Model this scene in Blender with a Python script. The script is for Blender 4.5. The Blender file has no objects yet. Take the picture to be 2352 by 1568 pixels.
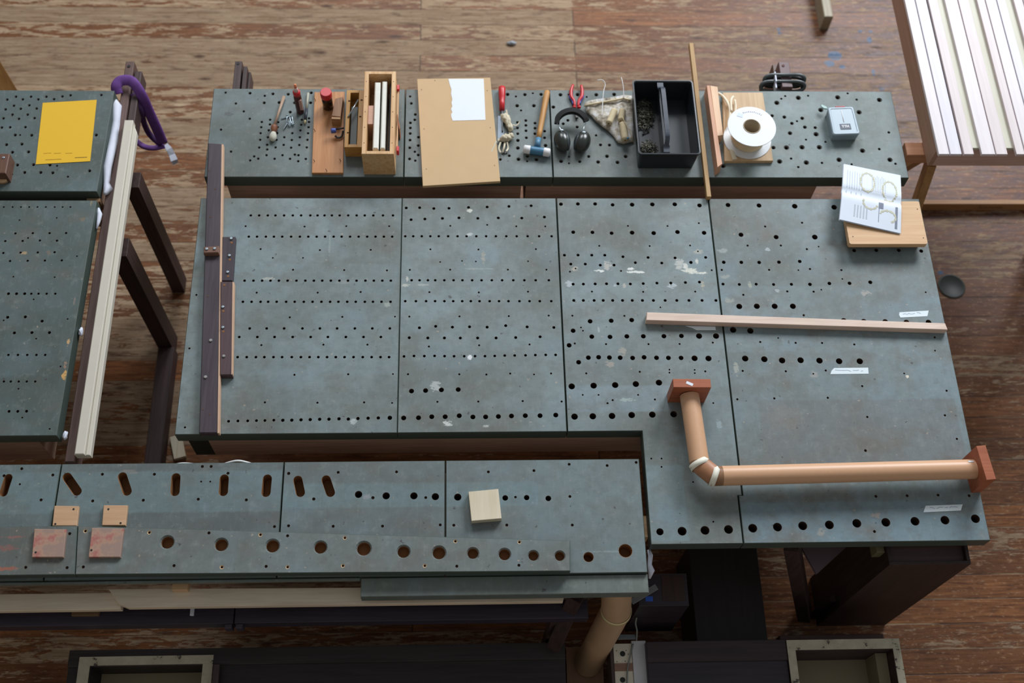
import bpy, bmesh, math, random
from mathutils import Vector, Matrix, geometry, noise
random.seed(7)
S = bpy.context.scene
C = S.collection

# ------------------------------------------------------------------ camera
F = 2707.2275
HC = 4.8
def _rot(a, b, c):
    return Matrix.Rotation(c, 3, 'Z') @ Matrix.Rotation(a, 3, 'X') @ Matrix.Rotation(b, 3, 'Z')
R = _rot(4.60647347e-01, 8.33182305e-02, -9.81981619e-02)
cam = bpy.data.cameras.new('camera')
cam.sensor_width = 36.0
cam.lens = F / 2352 * 36
cam.clip_end = 200
co = bpy.data.objects.new('camera', cam)
C.objects.link(co)
co.matrix_world = Matrix.Translation((0, 0, HC)) @ R.to_4x4()
S.camera = co
cam.dof.use_dof = True
cam.dof.focus_distance = 4.08
cam.dof.aperture_fstop = 1.8

# ------------------------------------------------------------------ light
S.view_settings.view_transform = 'Standard'
S.view_settings.look = 'None'
S.view_settings.gamma = 1
S.view_settings.exposure = 0.0
w = bpy.data.worlds.new('daylight')
S.world = w
w.use_nodes = True
bg = w.node_tree.nodes['Background']
bg.inputs[0].default_value = (0.86, 0.93, 1.0, 1)
bg.inputs[1].default_value = 0.34
def area(name, loc, target, sx, sy, power, col):
    l = bpy.data.lights.new(name, 'AREA')
    l.shape = 'RECTANGLE'; l.size = sx; l.size_y = sy; l.energy = power; l.color = col
    o = bpy.data.objects.new(name, l); C.objects.link(o)
    o.location = loc
    o.rotation_euler = (Vector(target) - Vector(loc)).to_track_quat('-Z', 'Y').to_euler()
    return o
area('window_light_right', (4.5, 8.2, 5.8), (0.9, 2.4, 0.8), 3.2, 3.0, 670, (0.90, 0.95, 1.0))
area('window_light_back', (-0.4, 9.2, 7.2), (0.0, 2.5, 0.5), 3.0, 3.0, 340, (0.95, 0.97, 1.0))

# ------------------------------------------------------------------ pixel -> place on a level plane
def A(x, y, z=1.0):
    d = R @ Vector((x - 1176, -(y - 784), -F))
    t = (z - HC) / d.z
    return Vector((d.x * t, d.y * t, z))

# ------------------------------------------------------------------ node helpers
class NT:
    def __init__(s, name):
        s.m = bpy.data.materials.new(name); s.m.use_nodes = True
        s.t = s.m.node_tree; s.b = s.t.nodes['Principled BSDF']
        s._pos = None
    def n(s, typ, **kw):
        nd = s.t.nodes.new(typ)
        for k, v in kw.items(): setattr(nd, k, v)
        return nd
    def l(s, a, b): s.t.links.new(a, b)
    def put(s, sock, v):
        if isinstance(v, (int, float)): sock.default_value = v
        elif isinstance(v, (tuple, list, Vector)):
            v = tuple(v)
            sock.default_value = v if len(v) == len(sock.default_value) else v + (1,)
        else: s.l(v, sock)
    def math(s, op, a, b=0.0, c=None, clamp=False):
        nd = s.n('ShaderNodeMath', operation=op, use_clamp=clamp)
        s.put(nd.inputs[0], a); s.put(nd.inputs[1], b)
        if c is not None: s.put(nd.inputs[2], c)
        return nd.outputs[0]
    def mix(s, f, a, b, mode='MIX'):
        nd = s.n('ShaderNodeMix', data_type='RGBA', blend_type=mode)
        s.put(nd.inputs[0], f); s.put(nd.inputs[6], a); s.put(nd.inputs[7], b)
        return nd.outputs[2]
    def world(s):
        if s._pos is None: s._pos = s.n('ShaderNodeNewGeometry').outputs['Position']
        return s._pos
    def local(s):
        return s.n('ShaderNodeTexCoord').outputs['Object']
    def map(s, v, scale=(1, 1, 1), loc=(0, 0, 0), rot=(0, 0, 0)):
        nd = s.n('ShaderNodeMapping'); s.l(v, nd.inputs[0])
        nd.inputs['Location'].default_value = loc
        nd.inputs['Rotation'].default_value = rot
        nd.inputs['Scale'].default_value = scale
        return nd.outputs[0]
    def noise(s, v, scale=5, detail=4, rough=.55, dist=0.0):
        nd = s.n('ShaderNodeTexNoise'); s.l(v, nd.inputs['Vector'])
        nd.inputs['Scale'].default_value = scale; nd.inputs['Detail'].default_value = detail
        nd.inputs['Roughness'].default_value = rough; nd.inputs['Distortion'].default_value = dist
        return nd.outputs[0]
    def ramp(s, f, stops, interp='LINEAR'):
        nd = s.n('ShaderNodeValToRGB'); s.l(f, nd.inputs[0]); cr = nd.color_ramp
        cr.interpolation = interp
        while len(cr.elements) < len(stops): cr.elements.new(.5)
        for e, (p, c) in zip(cr.elements, stops):
            e.position = p
            e.color = (c, c, c, 1) if isinstance(c, (int, float)) else tuple(c) + (1,)
        return nd.outputs[0]
    def rng(s, f, a, b, c=0.0, d=1.0):
        nd = s.n('ShaderNodeMapRange'); s.put(nd.inputs[0], f)
        for i, v in enumerate((a, b, c, d)): nd.inputs[i + 1].default_value = v
        return nd.outputs[0]
    def bump(s, h, st=.2, dist=.002):
        nd = s.n('ShaderNodeBump'); s.l(h, nd.inputs['Height'])
        nd.inputs['Strength'].default_value = st; nd.inputs['Distance'].default_value = dist
        s.l(nd.outputs[0], s.b.inputs['Normal'])
    def done(s, col=None, rough=.5, metal=0.0, spec=.5):
        if col is not None: s.put(s.b.inputs['Base Color'], col)
        s.put(s.b.inputs['Roughness'], rough); s.put(s.b.inputs['Metallic'], metal)
        s.put(s.b.inputs['Specular IOR Level'], spec)
        return s.m

def lin(r, g, b):
    f = lambda c: c / 255 / 12.92 if c / 255 <= .04045 else ((c / 255 + .055) / 1.055) ** 2.4
    return (f(r), f(g), f(b))

def plain(name, rgb, rough=.5, metal=0.0, var=.12, scale=30, spec=.5):
    t = NT(name); c = lin(*rgb)
    n = t.noise(t.local(), scale, 3)
    col = t.mix(n, tuple(x * (1 - var) for x in c), tuple(min(1, x * (1 + var)) for x in c))
    return t.done(col, rough, metal, spec)

def wood(name, rgb, rgb2, axis='x', rough=.5, grain=1.0, knots=True, blotch=.5, spec=.4):
    """rgb light tone, rgb2 dark grain tone; axis of the grain in the object's own frame"""
    t = NT(name); v = t.local()
    sc = {'x': (1.2, 22, 22), 'y': (22, 1.2, 22), 'z': (22, 22, 1.2)}[axis]
    g = t.noise(t.map(v, tuple(q * grain for q in sc)), 3.2, 6, .6, .6)
    g2 = t.noise(t.map(v, tuple(q * grain * 3.4 for q in sc)), 3, 3, .6)
    a = t.rng(g, .34, .68)
    col = t.mix(a, lin(*rgb2), lin(*rgb))
    col = t.mix(t.math('MULTIPLY', t.rng(g2, .35, .6, .5, 0), .5), col, lin(*rgb2))
    big = t.noise(v, 4, 3)
    col = t.mix(t.rng(big, .35, .7, blotch * .35, 0), col, lin(*[q * .72 for q in rgb2]))
    t.bump(g, .12, .001)
    return t.done(col, rough, 0, spec)

# ---- painted organ boards
def paint(name, base=(131, 146, 149), dark=(104, 109, 104), patches=(), spots=(), chip=.5, seedoff=0.0, dirt=.5):
    t = NT(name); p = t.world()
    po = t.map(p, (1, 1, 1), (seedoff, seedoff * .7, 0))
    big = t.noise(po, 2.6, 5, .62)
    fine = t.noise(t.map(po, (14, 60, 14)), 3, 4, .6)
    fine2 = t.noise(t.map(po, (60, 9, 14)), 2, 3, .6)
    col = t.mix(t.rng(big, .36, .66), lin(*base), lin(*dark))
    wob = t.math('MULTIPLY', t.math('SUBTRACT', t.noise(po, 35, 3), .5), .012)
    px_ = t.n('ShaderNodeSeparateXYZ'); t.l(p, px_.inputs[0])
    X, Y = px_.outputs[0], px_.outputs[1]
    Xw = t.math('ADD', X, wob); Yw = t.math('ADD', Y, wob)
    for (x0, x1, y0, y1, rgb, st) in patches:
        fx = t.math('MULTIPLY', t.rng(Xw, x0 - .004, x0 + .004), t.rng(Xw, x1 - .004, x1 + .004, 1, 0))
        fy = t.math('MULTIPLY', t.rng(Yw, y0 - .004, y0 + .004), t.rng(Yw, y1 - .004, y1 + .004, 1, 0))
        col = t.mix(t.math('MULTIPLY', t.math('MULTIPLY', fx, fy), st), col, lin(*rgb))
    smud = t.noise(t.map(po, (1, 1.3, 1), (3.1, 0, 0)), 7, 5, .65)
    col = t.mix(t.rng(smud, .48, .68, 0, dirt), col, lin(108, 103, 94))
    mot = t.noise(t.map(po, (1, 1, 1), (2, 9, 0)), 26, 5, .7)
    col = t.mix(t.rng(mot, .38, .5, .22, 0), col, lin(84, 90, 88))
    col = t.mix(t.rng(mot, .55, .68, 0, .22), col, lin(156, 162, 158))
    blue = t.noise(t.map(po, (1, 1, 1), (7.7, 2, 0)), 5, 4)
    col = t.mix(t.rng(blue, .52, .75, 0, .35), col, lin(120, 145, 158))
    col = t.mix(t.rng(fine, .3, .7, .10, 0), col, lin(70, 80, 78))
    col = t.mix(t.rng(fine2, .55, .8, 0, .12), col, lin(170, 180, 178))
    # pin specks and paint chips
    sp = t.noise(po, 62, 2, .5)
    col = t.mix(t.rng(sp, .70, .75, 0, chip), col, lin(184, 168, 150))
    sp2 = t.noise(t.map(po, (1, 1, 1), (11, 5, 0)), 48, 2, .5)
    col = t.mix(t.rng(sp2, .71, .75, 0, .7), col, lin(66, 58, 55))
    jag = t.math('MULTIPLY', t.math('SUBTRACT', t.noise(t.map(po, (1, 1.6, 1)), 62, 5, .75), .46), 6.5)
    for (sx, sy, rx, ry, rgb, st) in spots:
        c = A(sx, sy, 1.0)
        dx = t.math('DIVIDE', t.math('SUBTRACT', X, c.x), rx / 690)
        dy = t.math('DIVIDE', t.math('SUBTRACT', Y, c.y), ry / 560)
        d = t.math('ADD', t.math('ADD', t.math('MULTIPLY', dx, dx), t.math('MULTIPLY', dy, dy)), jag)
        col = t.mix(t.rng(d, .75, 1.15, st, 0), col, lin(*rgb))
    t.bump(fine, .10, .0006)
    rg = t.rng(big, .3, .7, .42, .58)
    return t.done(col, rg, 0, .38)

# ------------------------------------------------------------------ mesh builder
class MB:
    def __init__(s): s.v = []; s.f = []; s.mi = []; s.sm = []
    def add(s, vs, fs, mi=0, smooth=False, M=None):
        o = len(s.v)
        s.v += [(M @ Vector(q)) if M else Vector(q) for q in vs]
        for f in fs: s.f.append([i + o for i in f]); s.mi.append(mi); s.sm.append(smooth)
        return s
    def prism(s, poly, z0, z1, ch=0.0, mi=0, M=None, taper=0.0):
        """poly: (x, y) counter-clockwise; ch = edge chamfer of the top"""
        poly = [Vector((p[0], p[1])) for p in poly]
        if sum(a.x * b.y - b.x * a.y for a, b in zip(poly, poly[1:] + poly[:1])) < 0: poly.reverse()
        n = len(poly)
        def inset(d):
            out = []
            for i in range(n):
                a, b, c = poly[i - 1], poly[i], poly[(i + 1) % n]
                e1 = (b - a).normalized(); e2 = (c - b).normalized()
                n1 = Vector((-e1.y, e1.x)); n2 = Vector((-e2.y, e2.x))
                k = 1 + n1.dot(n2)
                out.append(b + (n1 + n2) * (d / max(k, .3)))
            return out
        rings = [(inset(taper), z0)]
        if ch: rings += [(poly, z1 - ch), (inset(ch), z1)]
        else: rings += [(poly, z1)]
        vs = []
        for r, z in rings: vs += [(q.x, q.y, z) for q in r]
        fs = [list(range(n))[::-1], [len(vs) - n + i for i in range(n)]]
        for k in range(len(rings) - 1):
            for i in range(n):
                j = (i + 1) % n
                fs.append([k * n + i, k * n + j, (k + 1) * n + j, (k + 1) * n + i])
        return s.add(vs, fs, mi, False, M)
    def box(s, x0, x1, y0, y1, z0, z1, ch=0.0, mi=0, M=None):
        return s.prism([(x0, y0), (x1, y0), (x1, y1), (x0, y1)], z0, z1, ch, mi, M)
    def beam(s, a, b, w, h, mi=0, up=(0, 0, 1), ch=.0015):
        """rectangular bar from a to b (centre line), w sideways, h along up"""
        a, b = Vector(a), Vector(b); d = (b - a); L = d.length; d.normalize()
        u = Vector(up); sd = d.cross(u).normalized(); u = sd.cross(d).normalized()
        M = Matrix((( sd.x, u.x, d.x, a.x), (sd.y, u.y, d.y, a.y), (sd.z, u.z, d.z, a.z), (0, 0, 0, 1)))
        c = min(ch, w * .3, h * .3)
        prof = [(-w/2 + c, -h/2), (w/2 - c, -h/2), (w/2, -h/2 + c), (w/2, h/2 - c), (w/2 - c, h/2), (-w/2 + c, h/2), (-w/2, h/2 - c), (-w/2, -h/2 + c)]
        return s.prism(prof, 0, L, 0, mi, M)
    def lathe(s, prof, M=None, seg=24, mi=0, cap=True, smooth=True):
        """prof: (r, z) list"""
        vs = []; fs = []
        for r, z in prof:
            for i in range(seg):
                a = 2 * math.pi * i / seg; vs.append((r * math.cos(a), r * math.sin(a), z))
        for k in range(len(prof) - 1):
            for i in range(seg):
                j = (i + 1) % seg; fs.append([k*seg+i, k*seg+j, (k+1)*seg+j, (k+1)*seg+i])
        s.add(vs, fs, mi, smooth, M)
        if cap:
            for k, flip in ((0, True), (len(prof) - 1, False)):
                if prof[k][0] > 1e-5:
                    vs2 = vs[k*seg:(k+1)*seg]; f = list(range(seg))
                    s.add(vs2, [f[::-1] if flip else f], mi, False, M)
        return s
    def tube(s, pts, r, seg=10, mi=0, closed=False, rads=None, flat=1.0):
        pts = [Vector(p) for p in pts]; n = len(pts); vs = []; fs = []
        prev = None
        for i, p in enumerate(pts):
            a = pts[i-1] if (i or closed) else p; b = pts[(i+1) % n] if (i < n-1 or closed) else p
            d = (b - a).normalized()
            if prev is None:
                up = Vector((0, 0, 1)) if abs(d.z) < .9 else Vector((1, 0, 0))
                x = d.cross(up).normalized()
            else:
                x = (prev - d * prev.dot(d)).normalized()
            prev = x; y = d.cross(x)
            rr = rads[i] if rads else r
            for k in range(seg):
                t = 2 * math.pi * k / seg
                vs.append(p + x * (rr * math.cos(t)) + y * (rr * flat * math.sin(t)))
        m = n if closed else n - 1
        for i in range(m):
            for k in range(seg):
                l = (k+1) % seg; j = (i+1) % n
                fs.append([i*seg+k, i*seg+l, j*seg+l, j*seg+k])
        if not closed:
            fs.append(list(range(seg))[::-1]); fs.append([(n-1)*seg+k for k in range(seg)])
        return s.add(vs, fs, mi, True)
    def ball(s, c, rx, ry, rz, seg=16, rings=10, mi=0, M=None, jit=0.0):
        vs = []; fs = []
        for i in range(rings + 1):
            ph = math.pi * i / rings
            for k in range(seg):
                t = 2 * math.pi * k / seg
                q = Vector((math.sin(ph)*math.cos(t), math.sin(ph)*math.sin(t), math.cos(ph)))
                j = 1 + jit * noise.noise(q * 2.5 + Vector(c) * 40)
                vs.append((c[0] + q.x*rx*j, c[1] + q.y*ry*j, c[2] + q.z*rz*j))
        for i in range(rings):
            for k in range(seg):
                l = (k+1) % seg; fs.append([i*seg+k, (i+1)*seg+k, (i+1)*seg+l, i*seg+l])
        return s.add(vs, fs, mi, True, M)
    def build(s, name, mats, parent=None, origin=None):
        if not isinstance(mats, (list, tuple)): mats = [mats]
        if parent is not None: org = parent.matrix_world.translation.copy() if False else wloc(parent)
        elif origin is not None: org = Vector(origin)
        else:
            xs = [q.x for q in s.v]; ys = [q.y for q in s.v]; zs = [q.z for q in s.v]
            org = Vector(((min(xs)+max(xs))/2, (min(ys)+max(ys))/2, min(zs)))
        if parent is not None: org = wloc(parent)
        me = bpy.data.meshes.new(name)
        me.from_pydata([tuple(q - org) for q in s.v], [], s.f)
        for m in mats: me.materials.append(m)
        me.polygons.foreach_set('material_index', s.mi)
        me.polygons.foreach_set('use_smooth', s.sm)
        me.update()
        bm = bmesh.new(); bm.from_mesh(me)
        bmesh.ops.remove_doubles(bm, verts=bm.verts, dist=1e-6)
        bm.to_mesh(me); bm.free()
        o = bpy.data.objects.new(name, me); C.objects.link(o)
        if parent is not None: o.parent = parent
        else: o.location = org
        return o
def wloc(o):
    v = Vector(o.location)
    while o.parent: o = o.parent; v += Vector(o.location)
    return v
def thing(name, label, cat, loc, group=None):
    o = bpy.data.objects.new(name, None); C.objects.link(o)
    o.empty_display_size = .05; o.location = Vector(loc)
    o['label'] = label; o['category'] = cat
    if group: o['group'] = group
    return o
def tag(o, label, cat, group=None, kind=None):
    o['label'] = label; o['category'] = cat
    if group: o['group'] = group
    if kind: o['kind'] = kind
    return o
def frame(o, x, z=(0, 0, 1)):
    """matrix with local x along x, z up-ish"""
    x = Vector(x).normalized(); z = Vector(z); y = z.cross(x).normalized(); z = x.cross(y)
    o = Vector(o)
    return Matrix(((x.x, y.x, z.x, o.x), (x.y, y.y, z.y, o.y), (x.z, y.z, z.z, o.z), (0, 0, 0, 1)))
def axisM(o, d):
    """matrix with local z along d"""
    d = Vector(d).normalized(); q = d.to_track_quat('Z', 'Y')
    return Matrix.Translation(Vector(o)) @ q.to_matrix().to_4x4()
def quad(pix, z): return [tuple(A(x, y, z))[:2] for x, y in pix]

# ------------------------------------------------------------------ materials
HOLE = plain('hole_wood', (62, 44, 34), .8)
SCREWH = plain('screw_hole', (84, 64, 52), .8)
HOLEB = plain('bare_hole_wood', (132, 90, 52), .8)
SOFT = plain('scorched_edge', (74, 76, 72), .7)
RIM = plain('bare_rim', (190, 160, 125), .8)
BROWN = wood('chest_brown', (188, 156, 136), (160, 130, 112), 'x', .6)
DKX = wood('dark_stain_x', (84, 68, 70), (58, 46, 48), 'x', .55)
DKY = wood('dark_stain_y', (86, 68, 66), (58, 44, 44), 'y', .55)
DKZ = wood('dark_stain_z', (76, 56, 54), (50, 36, 34), 'z', .6)
GREEN = plain('green_side', (70, 82, 76), .5)
PINE = wood('pine', (226, 190, 150), (200, 160, 118), 'x', .55)
PINEY = wood('pine_y', (226, 190, 150), (200, 160, 118), 'y', .55)
OAKY = wood('orange_wood', (205, 150, 100), (182, 122, 76), 'y', .5)
CREAM = wood('cream_wood', (236, 228, 205), (218, 206, 178), 'y', .5)
CREAMX = wood('cream_wood_x', (222, 200, 172), (196, 170, 140), 'x', .55)
WHITEB = plain('white_paint', (228, 228, 228), .5)
OFFW = plain('cream_paint', (206, 200, 186), .55, 0, .04)
STICKM = wood('beech', (236, 214, 200), (222, 194, 176), 'x', .5)
CARD = plain('cardboard_tube', (212, 166, 130), .40, 0, .06, 60)
CARD2 = plain('old_cardboard_tube', (190, 156, 124), .5, 0, .15, 12)
TERRA = wood('terracotta_wood', (182, 108, 74), (160, 88, 58), 'x', .5)
RING = plain('white_tape', (238, 234, 218), .6)
TAPE = plain('label_tape', (222, 234, 240), .6, 0, .03)
INK = plain('ink', (120, 130, 160), .7)
BLACK = plain('black_plastic', (34, 38, 42), .32, 0, .1)
BLACKM = plain('black_matt', (26, 24, 24), .6)
STEEL = plain('zinc_steel', (190, 205, 215), .3, .9)
DSTEEL = plain('dark_steel', (70, 70, 68), .35, .8)
RED = plain('red_plastic', (200, 40, 48), .35)
BLUEP = plain('blue_plastic', (66, 84, 160), .4)
PAPER = plain('white_paper', (232, 238, 248), .7, 0, .02)
YELLOW = plain('yellow_paper', (232, 184, 40), .7, 0, .02)
CLOTH = plain('white_cloth', (214, 218, 232), .8)
PURPLE = plain('purple_webbing', (104, 62, 136), .75, 0, .3, 60)
BURLAP = plain('canvas_cloth', (188, 176, 150), .9, 0, .35, 22)
TWINE = plain('twine', (210, 194, 160), .9, 0, .2, 60)

# ------------------------------------------------------------------ floor
def floor_mat():
    t = NT('worn_floorboards'); p = t.world()
    sx = t.n('ShaderNodeSeparateXYZ'); t.l(p, sx.inputs[0]); X, Y = sx.outputs[0], sx.outputs[1]
    pitch = .1017
    yy = t.math('DIVIDE', t.math('ADD', Y, -1.066 + pitch * 60), pitch)
    row = t.math('FLOOR', yy); fr = t.math('FRACT', yy)
    wn = t.n('ShaderNodeTexWhiteNoise', noise_dimensions='1D'); t.l(row, wn.inputs['W']); rnd = wn.outputs[0]
    # butt joints: a line at x = .60 and x = -.22 as in the room, further ones at a wider pitch
    u = t.math('DIVIDE', t.math('ADD', X, 20 * 4.1 - .60), 4.1)
    u2 = t.math('DIVIDE', t.math('ADD', X, 20 * 4.1 + .20), 4.1)
    alt = t.math('GREATER_THAN', t.math('FRACT', t.math('MULTIPLY', row, .5)), .25)
    ua = t.math('ADD', t.math('MULTIPLY', u, alt), t.math('MULTIPLY', u2, t.math('SUBTRACT', 1, alt)))
    cell = t.math('ADD', t.math('MULTIPLY', row, 13.7), t.math('FLOOR', ua))
    wn2 = t.n('ShaderNodeTexWhiteNoise', noise_dimensions='1D'); t.l(cell, wn2.inputs['W']); rc = wn2.outputs[0]
    off = t.n('ShaderNodeCombineXYZ'); t.l(t.math('MULTIPLY', rc, 37), off.inputs[0]); t.l(t.math('MULTIPLY', rc, 11), off.inputs[1])
    va = t.n('ShaderNodeVectorMath', operation='ADD'); t.l(p, va.inputs[0]); t.l(off.outputs[0], va.inputs[1]); v = va.outputs[0]
    g = t.noise(t.map(v, (1.5, 26, 1)), 3, 7, .62, .8)
    fg = t.noise(t.map(v, (5, 90, 1)), 3, 4, .6)
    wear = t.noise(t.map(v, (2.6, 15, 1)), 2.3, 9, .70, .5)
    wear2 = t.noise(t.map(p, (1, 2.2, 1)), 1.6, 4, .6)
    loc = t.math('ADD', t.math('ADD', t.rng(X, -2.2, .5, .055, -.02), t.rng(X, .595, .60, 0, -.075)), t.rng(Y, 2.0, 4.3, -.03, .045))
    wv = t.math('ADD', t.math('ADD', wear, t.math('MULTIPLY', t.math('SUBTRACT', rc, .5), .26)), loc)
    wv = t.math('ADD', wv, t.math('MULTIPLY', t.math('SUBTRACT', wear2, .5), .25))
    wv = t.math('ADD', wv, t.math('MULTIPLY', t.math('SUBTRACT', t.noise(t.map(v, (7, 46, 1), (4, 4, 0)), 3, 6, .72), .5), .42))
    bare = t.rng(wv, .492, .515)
    varn = t.mix(t.rng(g, .3, .7), lin(86, 51, 30), lin(158, 105, 66))
    varn = t.mix(t.math('MULTIPLY', rnd, .6), varn, lin(84, 54, 36))
    pale = t.mix(t.rng(g, .32, .66), lin(134, 108, 82), lin(186, 164, 136))
    pale = t.mix(t.rng(fg, .3, .6, .45, 0), pale, lin(122, 90, 68))
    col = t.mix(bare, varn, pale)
    edge = t.math('MULTIPLY', t.rng(wv, .470, .500), t.rng(wv, .505, .530, 1, 0))
    col = t.mix(t.math('MULTIPLY', edge, .45), col, lin(88, 46, 26))
    col = t.mix(t.math('MULTIPLY', t.rng(rc, .6, .7), .28), col, lin(70, 44, 30))
    # grime rubbed into the boards; its blue tint at far right paints window sheen
    gr = t.noise(t.map(v, (3, 9, 1), (5, 3, 0)), 3, 6, .65)
    gl = t.rng(X, .8, 2.2, 0, 1)
    gy = t.rng(Y, 2.3, 3.3, .15, 1)
    col = t.mix(t.math('MULTIPLY', t.math('MULTIPLY', t.rng(gr, .38, .62), .55), t.math('MULTIPLY', gl, gy)), col, lin(66, 64, 80))
    col = t.mix(t.rng(t.noise(t.map(v, (2, 7, 1), (9, 1, 0)), 4, 5, .6), .55, .72, 0, .7), col, lin(74, 48, 36))
    # knots
    vo = t.n('ShaderNodeTexVoronoi'); t.l(t.map(v, (2.2, 7, 1)), vo.inputs['Vector']); vo.inputs['Scale'].default_value = 1.3
    col = t.mix(t.rng(vo.outputs['Distance'], .04, .13, .85, 0), col, lin(58, 36, 28))
    fl_ = t.noise(t.map(p, (10, 24, 1), (3, 8, 0)), 3, 5, .7)
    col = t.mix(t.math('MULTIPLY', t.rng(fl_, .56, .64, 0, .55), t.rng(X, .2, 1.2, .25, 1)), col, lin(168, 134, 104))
    col = t.mix(t.rng(fl_, .34, .42, .5, 0), col, lin(64, 40, 28))
    # fine light scratches
    sc = t.noise(t.map(p, (16, 70, 1), (1, 1, 0), (0, 0, .5)), 2, 3, .6)
    col = t.mix(t.rng(sc, .66, .74, 0, .35), col, lin(206, 184, 160))
    # blue paint drips
    for (x, y, rx, ry) in ((1918,128,22,12),(1905,146,16,8),(1935,154,10,5),(1997,92,7,9),(2006,168,6,9),(1788,68,5,4),(1790,76,6,4),(2160,626,8,4),(2025,205,10,4),(1976,72,7,3),(2000,72,5,3)):
        c = A(x, y, 0); k = 560
        dx = t.math('DIVIDE', t.math('SUBTRACT', X, c.x), rx / k); dy = t.math('DIVIDE', t.math('SUBTRACT', Y, c.y), ry / (k * .7))
        d = t.math('ADD', t.math('ADD', t.math('MULTIPLY', dx, dx), t.math('MULTIPLY', dy, dy)), t.math('MULTIPLY', t.math('SUBTRACT', t.noise(p, 26, 3), .5), 2.2))
        col = t.mix(t.rng(d, .8, 1.05, .85, 0), col, lin(58, 88, 118))
    # seams: filled with pale dust
    sd = t.math('ABSOLUTE', t.math('SUBTRACT', fr, .5))
    seam = t.rng(sd, .470, .480)
    sdust = t.noise(t.map(p, (2.5, 20, 1)), 2, 4)
    dust = t.mix(t.rng(sdust, .42, .66), lin(60, 40, 28), lin(178, 150, 118))
    col = t.mix(t.math('MULTIPLY', seam, t.rng(X, -1.5, 1.5, .25, .85)), col, dust)
    col = t.mix(t.rng(sd, .4925, .496, 0, .7), col, lin(44, 30, 22))
    jd = t.math('ABSOLUTE', t.math('SUBTRACT', t.math('FRACT', ua), .5))
    col = t.mix(t.rng(jd, .4991, .4996, 0, .8), col, lin(52, 38, 32))
    rough = t.mix(bare, (.40,) * 3, (.66,) * 3)
    t.bump(t.math('ADD', t.math('SUBTRACT', 1, seam), t.math('MULTIPLY', wv, .5)), .35, .002)
    return t.done(col, rough, 0, .20)
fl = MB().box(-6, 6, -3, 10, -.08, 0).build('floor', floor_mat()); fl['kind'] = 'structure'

def wall(name, *b):
    o = MB().box(*b).build(name, plain(name + '_plaster', (150, 144, 134), .9, 0, .05, 3)); o['kind'] = 'structure'
wall('shade_wall_front', -5, 7, -1.6, -1.4, 0, 9)  # unseen wall added to block ambient light from the front
wall('shade_wall_left', -5.2, -5, -1.6, 10, 0, 9)  # unseen wall added so the light falls off towards the left

# ------------------------------------------------------------------ boards with drilled holes
def Z(ox, oy, s, pts, r=None):
    return [(ox + p[0] / s, oy + p[1] / s, (p[2] if len(p) > 2 else r) / s) for p in pts]
def row(y, xs): return [(x, y) for x in xs]
H = []      # (px, py, r px, kind) kind: 0 bored, 1 small screw hole, 2 soft-edged bored, 3 bare wood
def hb(l, k=0): H.extend([(a, b, c, k) for a, b, c in l])
# main chest, first board
o1 = (400, 430, 3.92)
hb(Z(*o1, row(253, (690,765,843,912,990,1068,1143,1226,1291,1354,1420,1490,1567,1643,1716,1793,1880,1970)) +
 row(444, (672,746,826,898,973,1053,1132,1208,1283,1359,1436,1508,1584,1661,1738,1813,1888,1963)) +
 row(840, (634,714,792,867,943,1021,1101,1181,1258,1333,1411,1488,1565,1642,1722,1798,1874,1951)) +
 row(1030, (619,697,778,846,923,1008,1085,1167,1246,1326,1404,1479,1558,1635,1717,1790,1867,1948)) +
 row(1270, (680,833,990,1155,1312,1467,1627,1784,1942)) + row(1347, (586,749,904,1067,1229,1384,1546,1705,1861)) +
 row(1528, (571,653,736,812,894,972,1059,1141,1219,1298,1377,1455,1534,1615,1698,1778,1858,1935)), 13.5))
hb(Z(*o1, [(643,350),(1174,353),(1550,350),(1936,350),(778,556),(1312,565),(1770,563),(1160,635,6),(888,635,5),(1070,742),(1531,745),(1916,748),(743,948),(1292,948),(1679,942),(1041,1170),(1514,1166),(1988,1164,8),(785,1420),(1344,1416),(1740,1416),(200,968),(137,1450)], 10), 1)
o1 = (400, 800, 3.92)
hb(Z(*o1, [(1083,237),(1567,232),(1970,230,8),(817,485),(1290,488),(1710,485),(1962,490,8),(97,710)], 10), 1)
hb(Z(*o1, [(490,655),(574,652),(662,651),(741,649),(817,648),(897,645)], 13.5))
hb(Z(*o1, [(978,646),(1059,645),(1142,642),(1225,640),(1310,637),(1394,636),(1484,633),(1568,635),(1655,630),(1746,627),(1838,625),(1942,624,21)], 16))
# second board
o2 = (900, 440, 5.2267)
hb(Z(*o2, [(173,195),(334,192),(504,202),(686,199),(921,189),(1144,184),(1406,177),(1672,169),(231,336),(397,328),(607,321),(806,314),(1032,320),(1278,315),(1560,317),(1831,305)], 21))
hb(Z(*o2, row(535, (161,257,359,462,563,676,789,897,1014,1132,1249,1374,1499,1630,1768,1918)) + row(1063, (141,237,333,433,521,630,741,847,964,1077,1200,1324,1458,1591,1727,1885)) + row(1314, (161,289,411,519,631,737,845,948,1053,1174,1287,1400,1532,1653,1776,1914)), 18))
hb(Z(*o2, [(139,379),(702,410),(1145,398),(1494,416),(1842,417),(463,692),(1040,694),(1729,689),(216,938),(700,936),(1393,936),(1856,936),(580,844,8),(843,831,8),(1009,838,9),(1635,835,8),(451,1206),(1044,1209),(1634,1200),(210,1499),(812,1497),(1404,1493),(1883,1487)], 13), 1)
o2 = (900, 720, 5.2267)
hb(Z(*o2, [(331,170),(526,152),(727,162),(933,158),(1144,162),(1367,144),(1624,159),(1945,166),(209,289),(432,292),(631,292),(822,293),(1030,292),(1251,292),(1487,287),(1780,278)], 20))
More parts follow.
